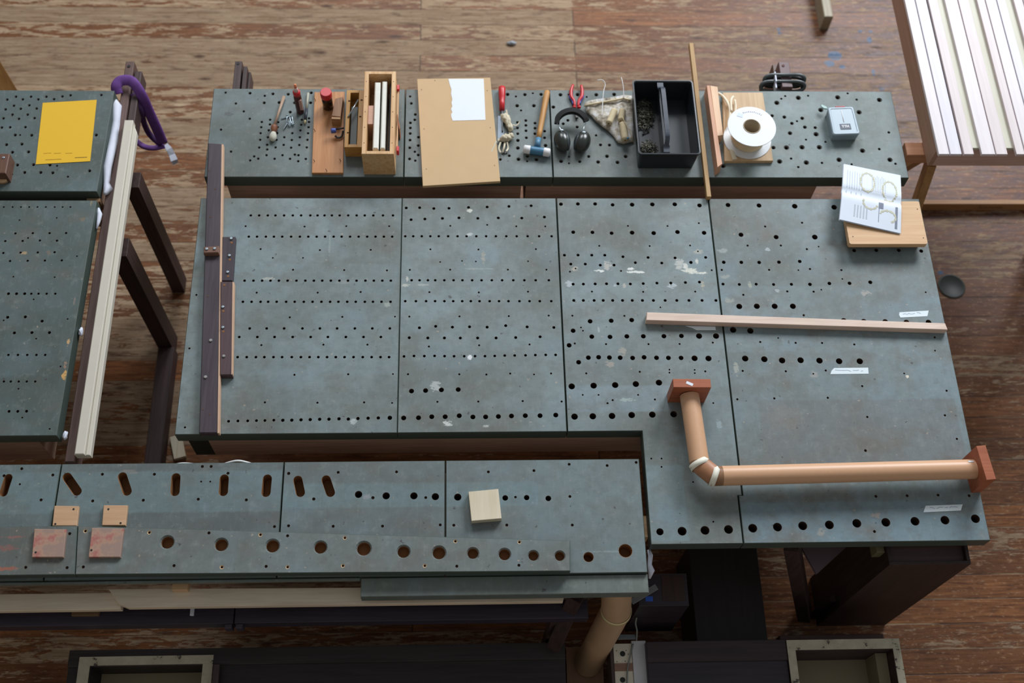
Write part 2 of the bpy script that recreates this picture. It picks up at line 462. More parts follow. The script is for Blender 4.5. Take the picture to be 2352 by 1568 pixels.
hb(Z(*o2, [(146,513),(266,508),(390,509),(513,507),(633,510),(747,511),(869,511),(998,510),(1118,510),(1235,508),(1355,503),(1475,502),(1605,500),(1723,497),(1847,495),(1966,495)], 18))
hb(Z(*o2, [(445,395),(1048,380),(1653,370),(194,727),(810,728),(1135,731),(1421,719),(1912,718),(1707,730,8),(547,1058),(1038,1055),(1571,1049),(98,1063),(2038,1055)], 13), 1)
hb(Z(*o2, [(236,929),(405,923),(595,915),(797,911),(142,1252),(320,1249),(479,1237),(640,1237),(809,1225),(973,1240),(1126,1239),(1279,1234),(1436,1228),(1602,1224),(1779,1224),(1968,1217)], 31))
# third board
o3 = (1250, 440, 5.2267)
hb(Z(*o3, [(201,150),(404,147),(611,147),(821,158),(1055,156,31),(1298,153,31),(1567,152,31),(1864,165,31),(348,486),(579,488),(809,498),(1055,492,31),(1314,497,31),(1600,484,31),(1919,494,31)], 26), 0)
hb(Z(*o3, [(243,762),(406,761),(571,762),(727,762),(945,781),(1247,790),(1571,795),(1938,789),(319,869),(493,869),(673,882),(838,881),(1094,852),(1411,856),(1761,849,23),(231,1117),(347,1110),(470,1109),(612,1107),(748,1105),(885,1105),(1034,1108),(1189,1103),(1353,1097),(1520,1096),(1695,1090),(1864,1085)] + row(1305, (240,355,470,599,708,822,940,1057,1179,1311,1452,1592,1738,1895,2061)), 20.5))
hb(Z(*o3, [(1005,411),(1480,412),(1856,378),(661,650),(1266,652),(1751,646),(309,960),(922,951),(2011,942),(573,1199),(1188,1202),(1813,1199),(338,1488),(963,1490),(376,922,8),(1845,716,8),(1395,1388,8)], 13), 1)
o3 = (1250, 720, 5.2267)
hb(Z(*o3, [(551,92),(804,85),(1050,77),(347,205),(571,276),(790,279),(992,273),(1190,272),(1437,271),(1647,267),(1859,269,39),(2063,269,39),(299,380),(290,580),(413,583),(530,528),(653,523),(783,527),(912,529),(1061,532),(1199,524),(1348,530),(1491,531),(1643,531),(1805,536,39),(1972,538,39),(2141,540,39),(330,873,40),(593,864,40),(852,857,40),(1100,845,40),(1377,828,40),(364,1236,41),(583,1232,41),(814,1228,41),(1050,1217,41),(1298,1212,41),(1554,1207,41)], 31))
hb(Z(*o3, [(367,358),(742,366),(1252,366),(1625,364),(2024,348),(441,166,9),(465,205,9),(505,717),(1147,698),(1934,693),(822,1038),(1329,1030),(760,1075),(2220,1032),(1503,672,7),(1503,708,7),(1806,675,7),(1808,714,7),(462,975,7),(652,975,7),(1127,975,7),(2030,1073,8)], 13), 1)
o3 = (1450, 980, 5.2267)
hb(Z(*o3, [(344,1259,43),(610,1252),(885,1242),(1167,1231)], 53))
hb(Z(*o3, [(985,1138),(363,480),(240,380),(363,380),(742,661)], 11), 1)
# fourth board
o4 = (1600, 440, 5.2267)
hb(Z(*o4, [(377,160),(749,166),(1178,175,38),(1651,187,38),(533,517),(955,545),(1419,545,38)], 33))
hb(Z(*o4, [(326,847),(537,848),(751,849),(989,846),(1238,837),(317,1109,21),(513,1113,21),(715,1110,21),(924,1114,21),(1138,1112,22),(1361,1112),(1594,1101),(1836,1099),(2085,1087,27),(1891,706,26),(2157,703,26),(512,1377,39),(723,1375,39),(937,1375,39),(1156,1375,39)], 25))
hb(Z(*o4, [(823,418),(1266,373),(612,647),(1012,646),(1324,690),(302,939),(871,938),(1361,928),(1738,941),(561,1238),(1089,1197),(1405,1200),(1286,1482),(1465,660,8),(1222,942,8),(1750,1047,7),(1497,1177,7)], 15), 1)
hb(Z(1850, 350, 3.92, [(840,880),(1042,887)], 20)); hb(Z(1850, 350, 3.92, [(1083,1258)], 9), 1)
hb(Z(1850, 720, 5.2267, [(461,84),(702,94),(959,97),(1214,104),(1478,104)], 37))
hb(Z(1650, 720, 5.2267, [(177,194),(384,206),(322,539),(552,547),(765,562),(987,559),(1214,564),(1450,571),(1698,572)], 41))
hb(Z(1650, 720, 5.2267, [(503,340),(928,351),(1245,352),(1632,370),(292,687),(810,692),(1289,682),(672,1017),(1314,1010),(1727,870),(1788,1240),(228,1028),(1140,722,8),(718,293,8)], 14), 1)
hb(Z(1850, 720, 5.2267, [(1552,285),(1695,925),(1556,444,9),(1675,1220),(1818,1503),(1185,718,9)], 14), 1)
hb(Z(1692, 1000, 2.7606, [(1397,20),(817,95),(883,385),(1081,381),(1277,377),(1474,381),(874,608)], 9), 1)
hb(Z(1692, 1000, 2.7606, [(102,587),(259,580),(419,572),(588,566),(762,556),(946,550),(1131,543),(1321,536),(1514,527)], 28))
# rear chest
hb(Z(480, 190, 7.84, [(737,187),(1150,200),(1425,207),(993,360),(1262,355),(1540,360),(1462,528),(1840,180),(1828,360)], 25), 2)
hb(Z(480, 190, 7.84, [(298,177),(1003,235),(483,373),(625,515),(733,647),(215,843),(395,1238),(740,1397),(950,706),(940,800),(928,907),(920,1026),(903,1165),(885,1365),(1100,665),(1095,750),(1075,855),(1060,980),(1047,1115),(1048,1200),(1035,1303),(1245,710),(1235,800),(1225,905),(1215,1028),(1198,1163),(1180,1368),(1355,980),(1343,1118),(1322,1303),(1500,907),(1490,1030),(1478,1168),(1458,1368),(1670,665),(1660,755),(1645,857),(1635,980),(1625,1120),(1610,1303),(1545,1293),(1605,1412),(1800,640),(1800,705),(1793,800),(1783,908),(1772,1026),(1760,1163),(1742,1370),(812,1325)], 20), 2)
hb(Z(900, 130, 4.704, [(197,430,12),(210,505),(253,625),(247,682),(200,715),(199,770),(198,830),(196,901),(193,984),(248,1027,12),(191,1104),(253,1123,12),(285,960),(288,870),(285,1062),(1250,408,18),(1340,430,11),(1437,410,17),(1523,395,10),(1612,408,17),(1353,530,18),(1534,530,18),(1396,581,11),(1447,690),(1448,742),(1449,800),(1453,876),(1357,710),(1357,770),(1360,832),(1361,905,17),(1361,987,18),(1547,718),(1547,773),(1546,832),(1465,1075,16),(1368,1108,18),(1562,1110,18),(1462,1130,10),(1268,1070),(1172,1110),(1650,805),(1650,876),(1660,960,18)], 14), 2)
hb(Z(1250, 130, 4.704, [(175,412,19),(265,410,10),(360,410,19),(458,435,10),(562,412,19),(755,408,19),(98,545,18),(255,688),(205,725),(355,760),(560,850,12),(608,953),(705,955),(678,1076,18),(582,1138,18),(480,1078),(383,1133),(268,1080,10),(182,1130,18),(268,1152,8),(792,1142,18),(880,1078,18),(8,880),(8,960,18)], 15), 2)
hb(Z(1550, 80, 3.92, [(918,612),(1112,567),(1466,563),(1842,586),(1314,677),(1659,697),(986,740,15),(1147,751,15),(1054,797,14),(1171,831,15),(1264,835,13),(1037,885,17),(1272,895),(1005,1015,20),(1145,1012,20),(1301,1012,20),(943,1140),(1184,1150),(1479,1125),(1690,1043),(1937,1125),(435,1180,18),(994,551,9),(959,575,9),(1200,548,9),(1556,527,9),(1637,583,10),(1100,777,9),(1181,943,9),(1357,963,9),(1927,878,11),(1841,1028,11),(1047,1113,10),(1112,1190,10),(1325,1152,10),(1592,1165,9),(1987,1160,10),(876,728,14),(888,1015,16)], 20), 2)
# left-hand chests
hb(Z(0, 0, 5.2267, [(190,1160),(85,1195),(370,1160),(272,1192),(555,1160),(458,1192),(747,1157),(647,1190),(845,1143),(1215,1140),(165,1268),(350,1263),(65,1312),(247,1305),(438,1302),(147,1375),(330,1375),(40,1420),(225,1425),(413,1417),(20,1530),(120,1527),(303,1525)], 15), 2)
hb(Z(0, 100, 3.92, [(135,823),(180,823,8),(283,825),(865,823),(57,910),(195,905),(110,978),(255,975),(155,1093),(300,1090),(448,1093),(512,1100,9),(220,1160),(365,1160),(473,1163),(107,1177,9),(805,1145),(610,1198,9)], 13), 2)
ol = (0, 430, 7.84)
hb(Z(*ol, row(355, (68,227,377,525,675,825,985,1127,1268)) + [(505,912)], 19)); hb(Z(*ol, [(277,830),(590,825),(893,825),(1190,823),(95,968),(407,965),(718,957),(1025,960),(60,1182),(370,1175),(680,1172),(983,1168),(180,1327),(498,1322),(808,1318),(1112,1315)], 24))
hb(Z(*ol, [(1020,550),(1385,1240),(350,590)], 14), 1)
ol = (0, 620, 7.84)
hb(Z(*ol, row(425, (152,297,443)) + [(137,850),(455,843),(757,918),(258,1130),(574,1125),(889,1125)], 30)); hb(Z(*ol, row(425, (563,693,840,995)) + row(1527, (150,322,490,655,813)), 24))
hb(Z(*ol, [(240,120),(983,128),(605,527),(65,905),(650,1235),(1217,880)], 16), 1)
hb(Z(0, 820, 6.273, row(350, (55,155,269,385,507)) + [(130,780,22),(255,780,22),(382,778,22)], 18)); hb(Z(0, 820, 6.273, [(265,455),(320,870),(715,1032),(870,133)], 12), 1)
# front chest
hb(Z(600, 1000, 2.7606, [(617,373),(792,382),(968,382),(1104,387),(1246,390),(1547,395,18),(1683,393,17)], 23)); hb(Z(1200, 1000, 2.7606, [(164,398,18)]))
hb(Z(600, 1000, 2.7606, [(174,240,10),(488,233),(858,230),(333,402,10),(708,394,10),(1043,393,9),(1440,230),(1729,222),(173,572),(456,575),(769,574),(1135,566),(1221,568),(1557,567),(1612,390,8),(84,577)], 9), 1)
hb(Z(1200, 1000, 2.7606, [(72,222),(296,182),(537,190),(721,170),(301,386),(316,567),(750,512),(594,850,11)], 9), 1)
hb(Z(1200, 1000, 2.7606, [(419,770,32),(653,730,43)]), 3)
hb(Z(0, 1040, 2.9697, [(148,107),(27,155),(360,150),(418,153),(698,145),(1053,145),(135,213,7),(280,320),(632,327),(977,322),(1352,315),(1680,320),(1380,92),(1440,92),(1372,195,6),(1434,195,6),(1555,138)], 10), 1)
HS = []     # raised board, z = 1.035
def hs(l, k=0): HS.extend([(a, b, c, k) for a, b, c in l])
hs(Z(0, 1040, 2.9697, [(1140,608,42),(1508,625,42),(1858,633,43)]), 4)
hs(Z(600, 1000, 2.7606, [(375,708,38),(650,716,43),(902,735,38),(1127,742,40),(1342,745,34),(1543,752,36),(1726,760,31)]), 4)
hs(Z(1200, 1000, 2.7606, [(68,762,32),(237,762,30)]), 4)
hs(Z(0, 1040, 2.9697, [(1425,545),(475,550),(175,780),(457,782),(568,777),(1187,768),(1815,773)], 10), 1)
hs(Z(0, 1040, 2.9697, [(1018,542),(1776,557),(582,532),(1513,778)], 9), 5)
hs(Z(600, 1000, 2.7606, [(167,635),(1066,655),(1240,828),(1634,822)], 9), 1)
hs(Z(600, 1000, 2.7606, [(530,648),(1231,670),(1637,675),(167,833),(518,825),(1037,825)], 8), 5)
hs(Z(1200, 1000, 2.7606, [(284,760)], 9), 1)
SLOTS = [((19,1097),(8,1131),9),((154,1095),(177,1128),10),((281,1094),(292,1128),10),((404,1096),(402,1129),10),((515,1099),(513,1129),10),((614,1099),(611,1131),10),((684,1102),(690,1131),10),((749,1101),(759,1131),10)]

def inpoly(p, poly):
    c = False; n = len(poly)
    for i in range(n):
        a, b = poly[i], poly[i - 1]
        if (a[1] > p[1]) != (b[1] > p[1]) and p[0] < (b[0]-a[0]) * (p[1]-a[1]) / (b[1]-a[1]) + a[0]: c = not c
    return c
def edgedist(p, poly):
    P = Vector(p); m = 9
    for i in range(len(poly)):
        a, b = Vector(poly[i - 1]), Vector(poly[i]); d = b - a
        t = max(0, min(1, (P - a).dot(d) / max(d.length_squared, 1e-9)))
        m = min(m, (P - a - d * t).length)
    return m
def drilled(name, poly, zt, th, mat, holes=H, slots=(), side=None):
    """board with real bores; materials: paint, dark bore, screw bore, bare bore, side paint, rim"""
    loops = []   # (outer loop at the top, inner loop, depth, matindex, rim matindex)
    used = []
    for (x, y, r, k) in holes:
        c = A(x, y, zt); rr = max(r / 690 * .98, .003)
        if not inpoly((c.x, c.y), poly) or edgedist((c.x, c.y), poly) < rr * 1.6 + .003: continue
        if any((c.xy - u[0]).length < rr * (1.56 if k == 2 else 1.3) + u[1] * (1.56 if k == 2 else 1.35) + .0015 for u in used): continue
        used.append((c.xy, rr))
        seg = 16 if rr > .006 else 10
        big = {0: 1.07, 1: 1.12, 2: 1.55, 3: 1.06, 4: 1.22, 5: 1.6}[k]
        circ = lambda q, z: [Vector((c.x + q * math.cos(2*math.pi*i/seg), c.y + q * math.sin(2*math.pi*i/seg), z)) for i in range(seg)]
        dep = {0: th * .92, 1: .008, 2: th * .9, 3: th * .9, 4: th * .95, 5: .008}[k]
        cz = {0: .001, 1: .001, 2: .003, 3: .001, 4: .006, 5: .0015}[k]
        loops.append((circ(rr * big, zt), circ(rr, zt - cz), dep, {0: 1, 1: 2, 2: 1, 3: 3, 4: 3, 5: 2}[k], {0: 1, 1: 2, 2: 6, 3: 3, 4: 0, 5: 5}[k]))
    for (a, b, r) in slots:
        a, b = A(*a, zt), A(*b, zt); rr = r / 690
        if not inpoly((a.x, a.y), poly): continue
        d = (b - a).normalized(); th0 = math.atan2(d.y, d.x)
        def cap(q, z):
            o = []
            for cen, s0 in ((b, th0 - math.pi/2), (a, th0 + math.pi/2)):
                for i in range(9):
                    t = s0 + math.pi * i / 8; o.append(Vector((cen.x + q*math.cos(t), cen.y + q*math.sin(t), z)))
            return o
        loops.append((cap(rr * 1.06, zt), cap(rr, zt - .002), th * .9, 3, 3))
    ch = .002
    m = MB(); pl = [Vector((p[0], p[1])) for p in poly]
    if sum(a.x*b.y - b.x*a.y for a, b in zip(pl, pl[1:] + pl[:1])) < 0: pl.reverse()
    n = len(pl); ins = []
    for i in range(n):
        a, b, c = pl[i-1], pl[i], pl[(i+1) % n]; e1 = (b-a).normalized(); e2 = (c-b).normalized()
        n1 = Vector((-e1.y, e1.x)); n2 = Vector((-e2.y, e2.x)); ins.append(b + (n1+n2) * (ch / max(1 + n1.dot(n2), .3)))
    vs = [q.copy() for q in ins]; ed = [(i, (i+1) % n) for i in range(n)]
    for lp in loops:
        o = len(vs); k = len(lp[0]); vs += [q.xy for q in lp[0]]; ed += [(o+i, o+(i+1) % k) for i in range(k)]
    rv, re, rf, ov, oe, of = geometry.delaunay_2d_cdt(vs, ed, [], 1, 1e-7)
    cents = [(sum((q.xy for q in lp[0]), Vector((0, 0))) / len(lp[0]), lp) for lp in loops]
    polys = [[tuple(q.xy) for q in lp[0]] for lp in loops]
    bb = [(min(p[0] for p in q), max(p[0] for p in q), min(p[1] for p in q), max(p[1] for p in q)) for q in polys]
    keep = []
    for f in rf:
        c = sum((rv[i] for i in f), Vector((0, 0))) / len(f)
        hit = False
        for q, b in zip(polys, bb):
            if b[0] < c.x < b[1] and b[2] < c.y < b[3] and inpoly(c, q): hit = True; break
        if hit: continue
        a, b2, c2 = rv[f[0]], rv[f[1]], rv[f[2]]
        if (b2-a).cross(c2-a) < 0: f = f[::-1]
        keep.append(list(f))
    m.add([(q.x, q.y, zt) for q in rv], keep, 0)
    for lo, li, dep, mi, rm in loops:
        k = len(lo); zb = zt - dep
        V = lo + li + [Vector((q.x, q.y, zb)) for q in li]
        fs = []; 
        for i in range(k):
            j = (i+1) % k
            fs.append(([i, i + k, j + k, j], rm)); fs.append(([i+k, i+2*k, j+2*k, j+k], mi))
        o = len(m.v); m.v += V
        for f, q in fs: m.f.append([o + i for i in f][::-1]); m.mi.append(q); m.sm.append(False)
        m.f.append([o + 2*k + i for i in range(k)]); m.mi.append(mi); m.sm.append(False)
    V = [(q.x, q.y, zt) for q in ins] + [(q.x, q.y, zt - ch) for q in pl] + [(q.x, q.y, zt - th) for q in pl]
    fs = []
    for i in range(n):
        j = (i+1) % n; fs += [[i+n, j+n, j, i], [i+2*n, j+2*n, j+n, i+n]]
    m.add(V, fs, 4); m.add([(q.x, q.y, zt - th) for q in pl], [list(range(n))[::-1]], 4)
    return m.build(name, [mat, HOLE, SCREWH, HOLEB, side or GREEN, RIM, SOFT])

T = 1.0
G = .0018
P1 = paint('paint_first', patches=[(-.83, -.23, 1.75, 2.2, (128, 146, 150), .35)], spots=[(617,640,16,4,(176,178,168),.8),(757,565,3,26,(150,160,158),.55),(889,700,9,6,(170,178,168),.6),(500,478,14,5,(160,158,140),.5),(812,968,8,6,(190,196,196),.7),(790,648,20,4,(150,152,150),.5)])
P2 = paint('paint_second', seedoff=1.3, spots=[(1079,484,7,6,(205,206,196),.9),(1079,820,7,6,(222,226,228),.95),(1000,886,14,12,(185,190,188),.75),(1028,972,11,6,(204,208,204),.85),(932,655,10,4,(196,196,184),.7),(970,654,16,3,(178,182,176),.6),(1080,538,9,5,(190,196,196),.8),(1118,979,9,3,(190,196,190),.7),(1110,590,6,16,(168,164,150),.6),(1100,617,42,2,(160,168,164),.5),(935,640,4,7,(200,200,192),.7)])
P3 = paint('paint_third', seedoff=2.9, patches=[(.37,.775,1.60,1.70,(134,152,160),.6),(.63,.76,1.13,1.40,(124,146,152),.55)], spots=[(1395,610,11,12,(178,176,170),.9),(1378,622,14,3,(225,226,222),.95),(1460,624,26,3.5,(218,220,216),.95),(1448,618,9,4,(222,224,220),.9),(1560,607,13,14,(184,186,180),.9),(1586,622,22,7,(212,212,200),.95),(1574,612,7,8,(214,214,206),.9),(1600,600,5,8,(210,210,200),.8),(1612,627,14,3,(216,216,206),.9),(1604,578,12,7,(168,168,158),.8),(1308,652,10,9,(186,194,200),.7),(1545,656,13,6,(182,192,196),.75),(1434,656,5,6,(180,178,170),.8),(1430,807,12,10,(164,158,148),.7),(1400,836,11,8,(164,156,148),.7),(1320,617,9,6,(180,172,160),.7),(1440,918,24,4,(160,176,172),.8),(1652,975,7,11,(150,166,170),.7),(1412,655,5,4,(176,190,192),.7),(1614,655,5,11,(182,174,150),.7),(1375,756,3,8,(170,180,178),.7)])
P4 = paint('paint_fourth', base=(122, 138, 143), seedoff=4.4, dirt=.75, patches=[(.95,1.79,1.12,1.262,(118,140,150),.75),(.96,1.5,1.83,2.10,(128,146,152),.3),(1.05,1.76,1.36,1.64,(112,114,114),.6)], spots=[(1660,575,15,6,(160,168,166),.6),(1764,573,7,5,(178,188,192),.7),(1989,673,13,7,(170,164,156),.7),(1691,846,7,16,(166,168,158),.7),(1870,860,10,9,(160,156,150),.6),(2084,865,4,4,(224,214,196),.9),(1665,635,14,5,(160,164,156),.6),(1786,668,8,4,(176,188,190),.6),(2012,1183,12,6,(166,150,138),.6),(1886,1222,10,8,(160,154,142),.6),(1723,655,5,9,(172,176,160),.6),(1675,690,14,7,(160,160,150),.6),(1800,960,48,30,(128,124,118),.45)])
board_defs = [
 ('first', [(-.980, 1.527), (-.2208, 1.527), (-.2208, 2.489), (-.980, 2.489)], P1, 'grey-green drilled board under dark rail, with many rows of tiny holes'),
 ('second', [(-.2192, 1.527), (.369-G, 1.527), (.369-G, 2.489), (-.2192, 2.489)], P2, 'grey-green drilled board of middle chest, ending in four big holes and larger row'),
 ('third', [(.369+G, 1.527), (.631, 1.527), (.631, 1.120), (.942-G, 1.120), (.942-G, 1.288), (.957-G, 1.288), (.957-G, 2.489), (.369+G, 2.489)], P3, 'L-shaped grey-green drilled board with torn white paint patches'),
 ('fourth', [(.942+G, 1.120), (1.783, 1.120), (1.783, 2.487), (.957+G, 2.487), (.957+G, 1.288), (.942+G, 1.288)], P4, 'wide grey-green drilled board at right carrying square plate and tape labels')]
for nm, poly, mt, lab in board_defs:
    tag(drilled('drilled_board', poly, T, .058, mt), lab, 'board', 'boards of the middle chest')
PU = [paint('paint_rear_%s' % 'abcd'[i], base=b, dark=d, seedoff=6 + i * 1.7, dirt=.4, chip=.3, spots=sp) for i, (b, d, sp) in enumerate([
    ((112,124,124), (96,104,100), [(525,261,14,9,(84,86,84),.7)]), ((116,128,128), (100,106,102), []), ((120,130,130), (102,108,104), []), ((124,140,142), (110,120,116), [])])]
US = [-.978, -.216, .361, .955, 1.762]
UL = ['rear grey-green board with brush, glue bottle and toolboxes on it', 'rear grey-green board carrying fibreboard panel, screwdriver and mallet', 'rear grey-green board under the earmuffs and black tool caddy', 'rear grey-green board at right carrying cord spool and small grey case']
for i in range(4):
    tag(drilled('drilled_board', [(US[i]+G, 2.584), (US[i+1]-G, 2.584), (US[i+1]-G, 3.006), (US[i]+G, 3.006)], T, .06, PU[i]), UL[i], 'board', 'boards of the rear chest')
PL = paint('paint_left_rear', base=(94,108,108), dark=(78,88,84), seedoff=13, dirt=.3, chip=.3)
PL2 = paint('paint_left_front', base=(92,106,106), dark=(76,86,82), seedoff=15, dirt=.45, chip=.45, spots=[(157,785,4,8,(196,160,112),.9),(148,862,6,11,(206,160,96),.95),(55,581,9,4,(176,150,112),.8),(150,838,4,9,(160,130,112),.7),(171,690,3,10,(140,128,120),.6),(112,580,7,5,(128,112,96),.6),(190,504,8,5,(128,112,90),.6),(210,465,3,10,(150,140,110),.6)])
tag(drilled('drilled_board', [(-2.3, 2.517), (-1.372, 2.517), (-1.366, 2.993), (-2.3, 2.993)], T, .06, PL), 'dark grey-green drilled board at left with the yellow sheet on it', 'board', 'boards of the left chests')
tag(drilled('drilled_board', [(-2.3, 1.527), (-1.378, 1.527), (-1.367, 2.478), (-2.3, 2.478)], T, .058, PL2), 'worn dark grey-green drilled board beside the white plank, chipped along its edge', 'board', 'boards of the left chests')
# front chest
band = (-1.9, .30, 1.262, 1.376, (116, 136, 138), .55)
PF = [paint('paint_front_%s' % 'abcd'[i], base=(104 + i*4, 118 + i*4, 120 + i*4), dark=(92 + i*3, 98 + i*3, 98 + i*3), seedoff=18 + i * 1.9, dirt=.4, chip=.4, patches=[(-1.9, -.02 if i < 3 else .26, 1.26 if i > 1 else 1.25, 1.345 if i > 1 else 1.395, (112, 134, 138), .6)], spots=sp) for i, sp in enumerate([[], [(300,1083,20,5,(140,134,130),.5)], [(842,1140,9,7,(150,150,156),.6),(1000,1053,30,2,(190,200,196),.5)], [(1022,1070,3,12,(200,206,206),.6),(1410,1266,60,2,(150,164,166),.4)]])]
FS = [-2.2, A(128, 1150).x, A(648, 1130).x, A(1023, 1130).x, .614]
FLb = ['front grey-green board at far left with one slanted slot', 'front grey-green board with five long slots', 'front grey-green board with two slots followed by four round holes', 'front grey-green board at right end carrying the cream block']
for i in range(4):
    y0 = 1.026
    tag(drilled('drilled_board', [(FS[i]+G, y0), (FS[i+1]-G, y0), (FS[i+1]-G, 1.424), (FS[i]+G, 1.424)], T, .058, PF[i], slots=SLOTS), FLb[i], 'board', 'boards of the front chest')
PS = [paint('paint_strip_a', base=(106,118,118), dark=(96,100,96), seedoff=27, spots=[(20,1265,30,6,(150,92,88),.5),(40,1240,26,3,(160,100,96),.5),(20,1312,28,4,(176,96,72),.6)]), paint('paint_strip_b', base=(118,128,128), dark=(106,110,106), seedoff=29, spots=[(1235,1236,16,2,(200,170,140),.7),(1290,1240,12,2,(200,170,140),.7),(840,1222,14,2,(190,180,160),.6),(350,1211,30,2,(190,170,140),.6)])]
zs = 1.035
a, b, c, d = A(0, 1209, zs), A(178, 1209, zs), A(172, 1321, zs), A(-60, 1322, zs)
tag(drilled('raised_board', [(-2.0, a.y), (b.x - .001, a.y), (c.x - .001, d.y), (-2.0, d.y)], zs, .035, PS[0], HS), 'raised grey-green strip at far left, smeared with red paint', 'board', 'raised strips of the front chest')
e, f_ = A(1310, 1241, zs), A(1310, 1311, zs)
tag(drilled('raised_board', [(b.x + .001, a.y), (e.x, e.y), (f_.x, f_.y), (c.x + .001, d.y)], zs, .035, PS[1], HS), 'long raised grey-green strip with a row of large countersunk holes', 'board', 'raised strips of the front chest')
# front ledges
lx = A(829, 1330, .99).x
m = MB().box(lx, .614, .962, 1.024, .932, .985, .002)
tag(m.build('edge_rail', paint('paint_rail', base=(112,122,118), dark=(100,108,102), seedoff=31, dirt=.2, chip=.1)), 'plain grey-green rail along the front edge, right of the dark gap', 'rail')
m = MB().box(-2.2, lx - .003, A(400, 1337, .992).y, 1.024, .974, .992, .002)
tag(m.build('edge_rail', paint('paint_rail_left', base=(98,108,104), dark=(90,96,90), seedoff=33, dirt=.2, chip=.1)), 'thin grey-green rail along the front edge, left of the step', 'rail')

# ------------------------------------------------------------------ wind chests below the boards
def chest(label, x0, x1, y0, y1, zt, zb, legs, lm=DKZ):
    t = thing('wind_chest', label, 'chest', ((x0+x1)/2, (y0+y1)/2, 0), 'wind chests under the drilled boards')
    MB().box(x0, x1, y0, y1, zb, zt, .001).build('body', BROWN, t)
    for (lx_, ly_, wx, wy) in legs:
        MB().box(lx_ - wx/2, lx_ + wx/2, ly_ - wy/2, ly_ + wy/2, 0, zb - .0005).build('leg', lm, t)
    return t
xl = A(478, 1010, .94).x
ch = chest('long brown wind chest carrying the middle boards', xl, 1.76, 1.530, 2.47, .942-.001, .80, [(-.6, 2.1, .07, .07), (1.45, 1.9, .07, .07), (-.60, 2.35, .07, .07), (1.5, 2.35, .07, .07)])
MB().box(-.965, xl - .003, 1.56, 2.45, .72, .941).build('end_block', plain('green_black', (50, 58, 50), .6), ch)
MB().box(.66, 1.70, 1.16, 1.529, .922, .941).build('front_extension', BROWN, ch)
chest('rear brown wind chest carrying the tool-covered boards', -.90, A(1196, 440, .9).x, 2.586, 2.98, .939, .74, [(-.80, 2.9, .06, .06), (0.1, 2.9, .06, .06)])
chest('rear brown wind chest right of the black slot', A(1207, 440, .9).x, A(1870, 440, .9).x, 2.586, 2.98, .939, .74, [(.7, 2.9, .06, .06), (1.25, 2.9, .06, .06)])
chest('left brown wind chest below the yellow sheet board', -2.3, -1.42, 2.535, 2.97, .939, .72, [(-2.0, 2.9, .06, .06)])
chest('left brown wind chest below the chipped board', -2.3, A(97, 1020, .90).x, 1.532, 2.46, .941, .76, [(-2.0, 2.3, .06, .06)])
ch = chest('front brown wind chest carrying the slotted boards', -2.2, .57, 1.12, 1.40, .941, .80, [(-.2, 1.37, .05, .05), (.45, 1.37, .05, .05)])
x, y = A(1482, 1205, .93).x, A(1482, 1205, .93).y
MB().box(.572, x + .006, y - .045, y + .03, .88, .935).build('end_block', PINE, ch)

# ------------------------------------------------------------------ left trestle: rail, legs, sill
t = thing('dark_trestle', 'dark brown trestle frame between the left chests and the middle chest', 'frame', (-1.3, 2.3, 0))
MB().box(-1.356, -1.322, 1.450, 3.182, .87, .95, .003).build('top_rail', wood('rail_brown', (116, 92, 86), (90, 68, 62), 'y', .55), t)
MB().box(-1.318, -1.290, 2.86, 3.14, .86, .94, .003).build('side_rail', DKY, t)
MB().lathe([(.006, 0), (.006, .003)], axisM((-1.340, 3.155, .95), (0, 0, 1)), 12).build('bolt', BLACKM, t)
MB().box(-1.318, -1.262, 2.628, 2.701, 0, .86, .002).build('leg', DKZ, t)
MB().box(-1.335, -1.272, 2.315, 2.398, 0, .86, .002).build('leg', DKZ, t)
MB().box(-1.332, -1.262, 1.35, 2.314, 0, .08, .003).build('sill', DKY, t)
# white plank lying on the rail
zt = .99
m = MB(); yy0, yy1 = A(180, 1043, zt).y, A(295, 275, zt).y
m.prism([(-1.313, yy0), (-1.279, yy0), (-1.279, yy1), (-1.313, yy1)], .952, zt, .003)
m.prism([(-1.279, yy0), (-1.262, yy0), (-1.262, yy1-.05), (-1.279, yy1-.01)], .952, zt-.012, .003)
tag(m.build('white_plank', OFFW), 'long white painted plank lying on the dark rail beside the left chests', 'plank')
# pale L corner piece between left chests
t = MB(); z0 = .962
t.box(-2.2, -1.375, 2.482, 2.500, .90, z0); t.box(-1.42, -1.37, 2.500, 2.514, .90, z0 - .004)
tag(t.build('wooden_batten', wood('batten', (168, 136, 104), (140, 108, 80), 'x')), 'thin bare wooden batten in the gap between the left boards', 'batten')
# white cloth packed beside rear left board
m = MB()
def ribbon(pts, wd, th, mi=0, nrm=(0, 0, 1), mb=None):
    mb = mb or MB(); pts = [Vector(p) for p in pts]; vs = []; fs = []; nrm = Vector(nrm)
    for i, p in enumerate(pts):
        d = (pts[min(i+1, len(pts)-1)] - pts[max(i-1, 0)]).normalized(); sd = d.cross(nrm).normalized()
        w_ = wd[i] if isinstance(wd, (list, tuple)) else wd
        nn = sd.cross(d).normalized()
        for u, v in ((-1, -1), (1, -1), (1, 1), (-1, 1)): vs.append(p + sd * (u * w_ / 2) + nn * (v * th / 2))
    for i in range(len(pts) - 1):
        for k in range(4):
            l = (k+1) % 4; fs.append([4*i+k, 4*i+l, 4*i+4+l, 4*i+4+k])
    fs.append([3, 2, 1, 0]); k = 4 * (len(pts) - 1); fs.append([k, k+1, k+2, k+3])
    mb.add(vs, fs, mi, False); return mb
pts = [(262, 228), (266, 245), (264, 275), (258, 305), (252, 345), (246, 385), (240, 415), (243, 430), (240, 445)]
vs = []
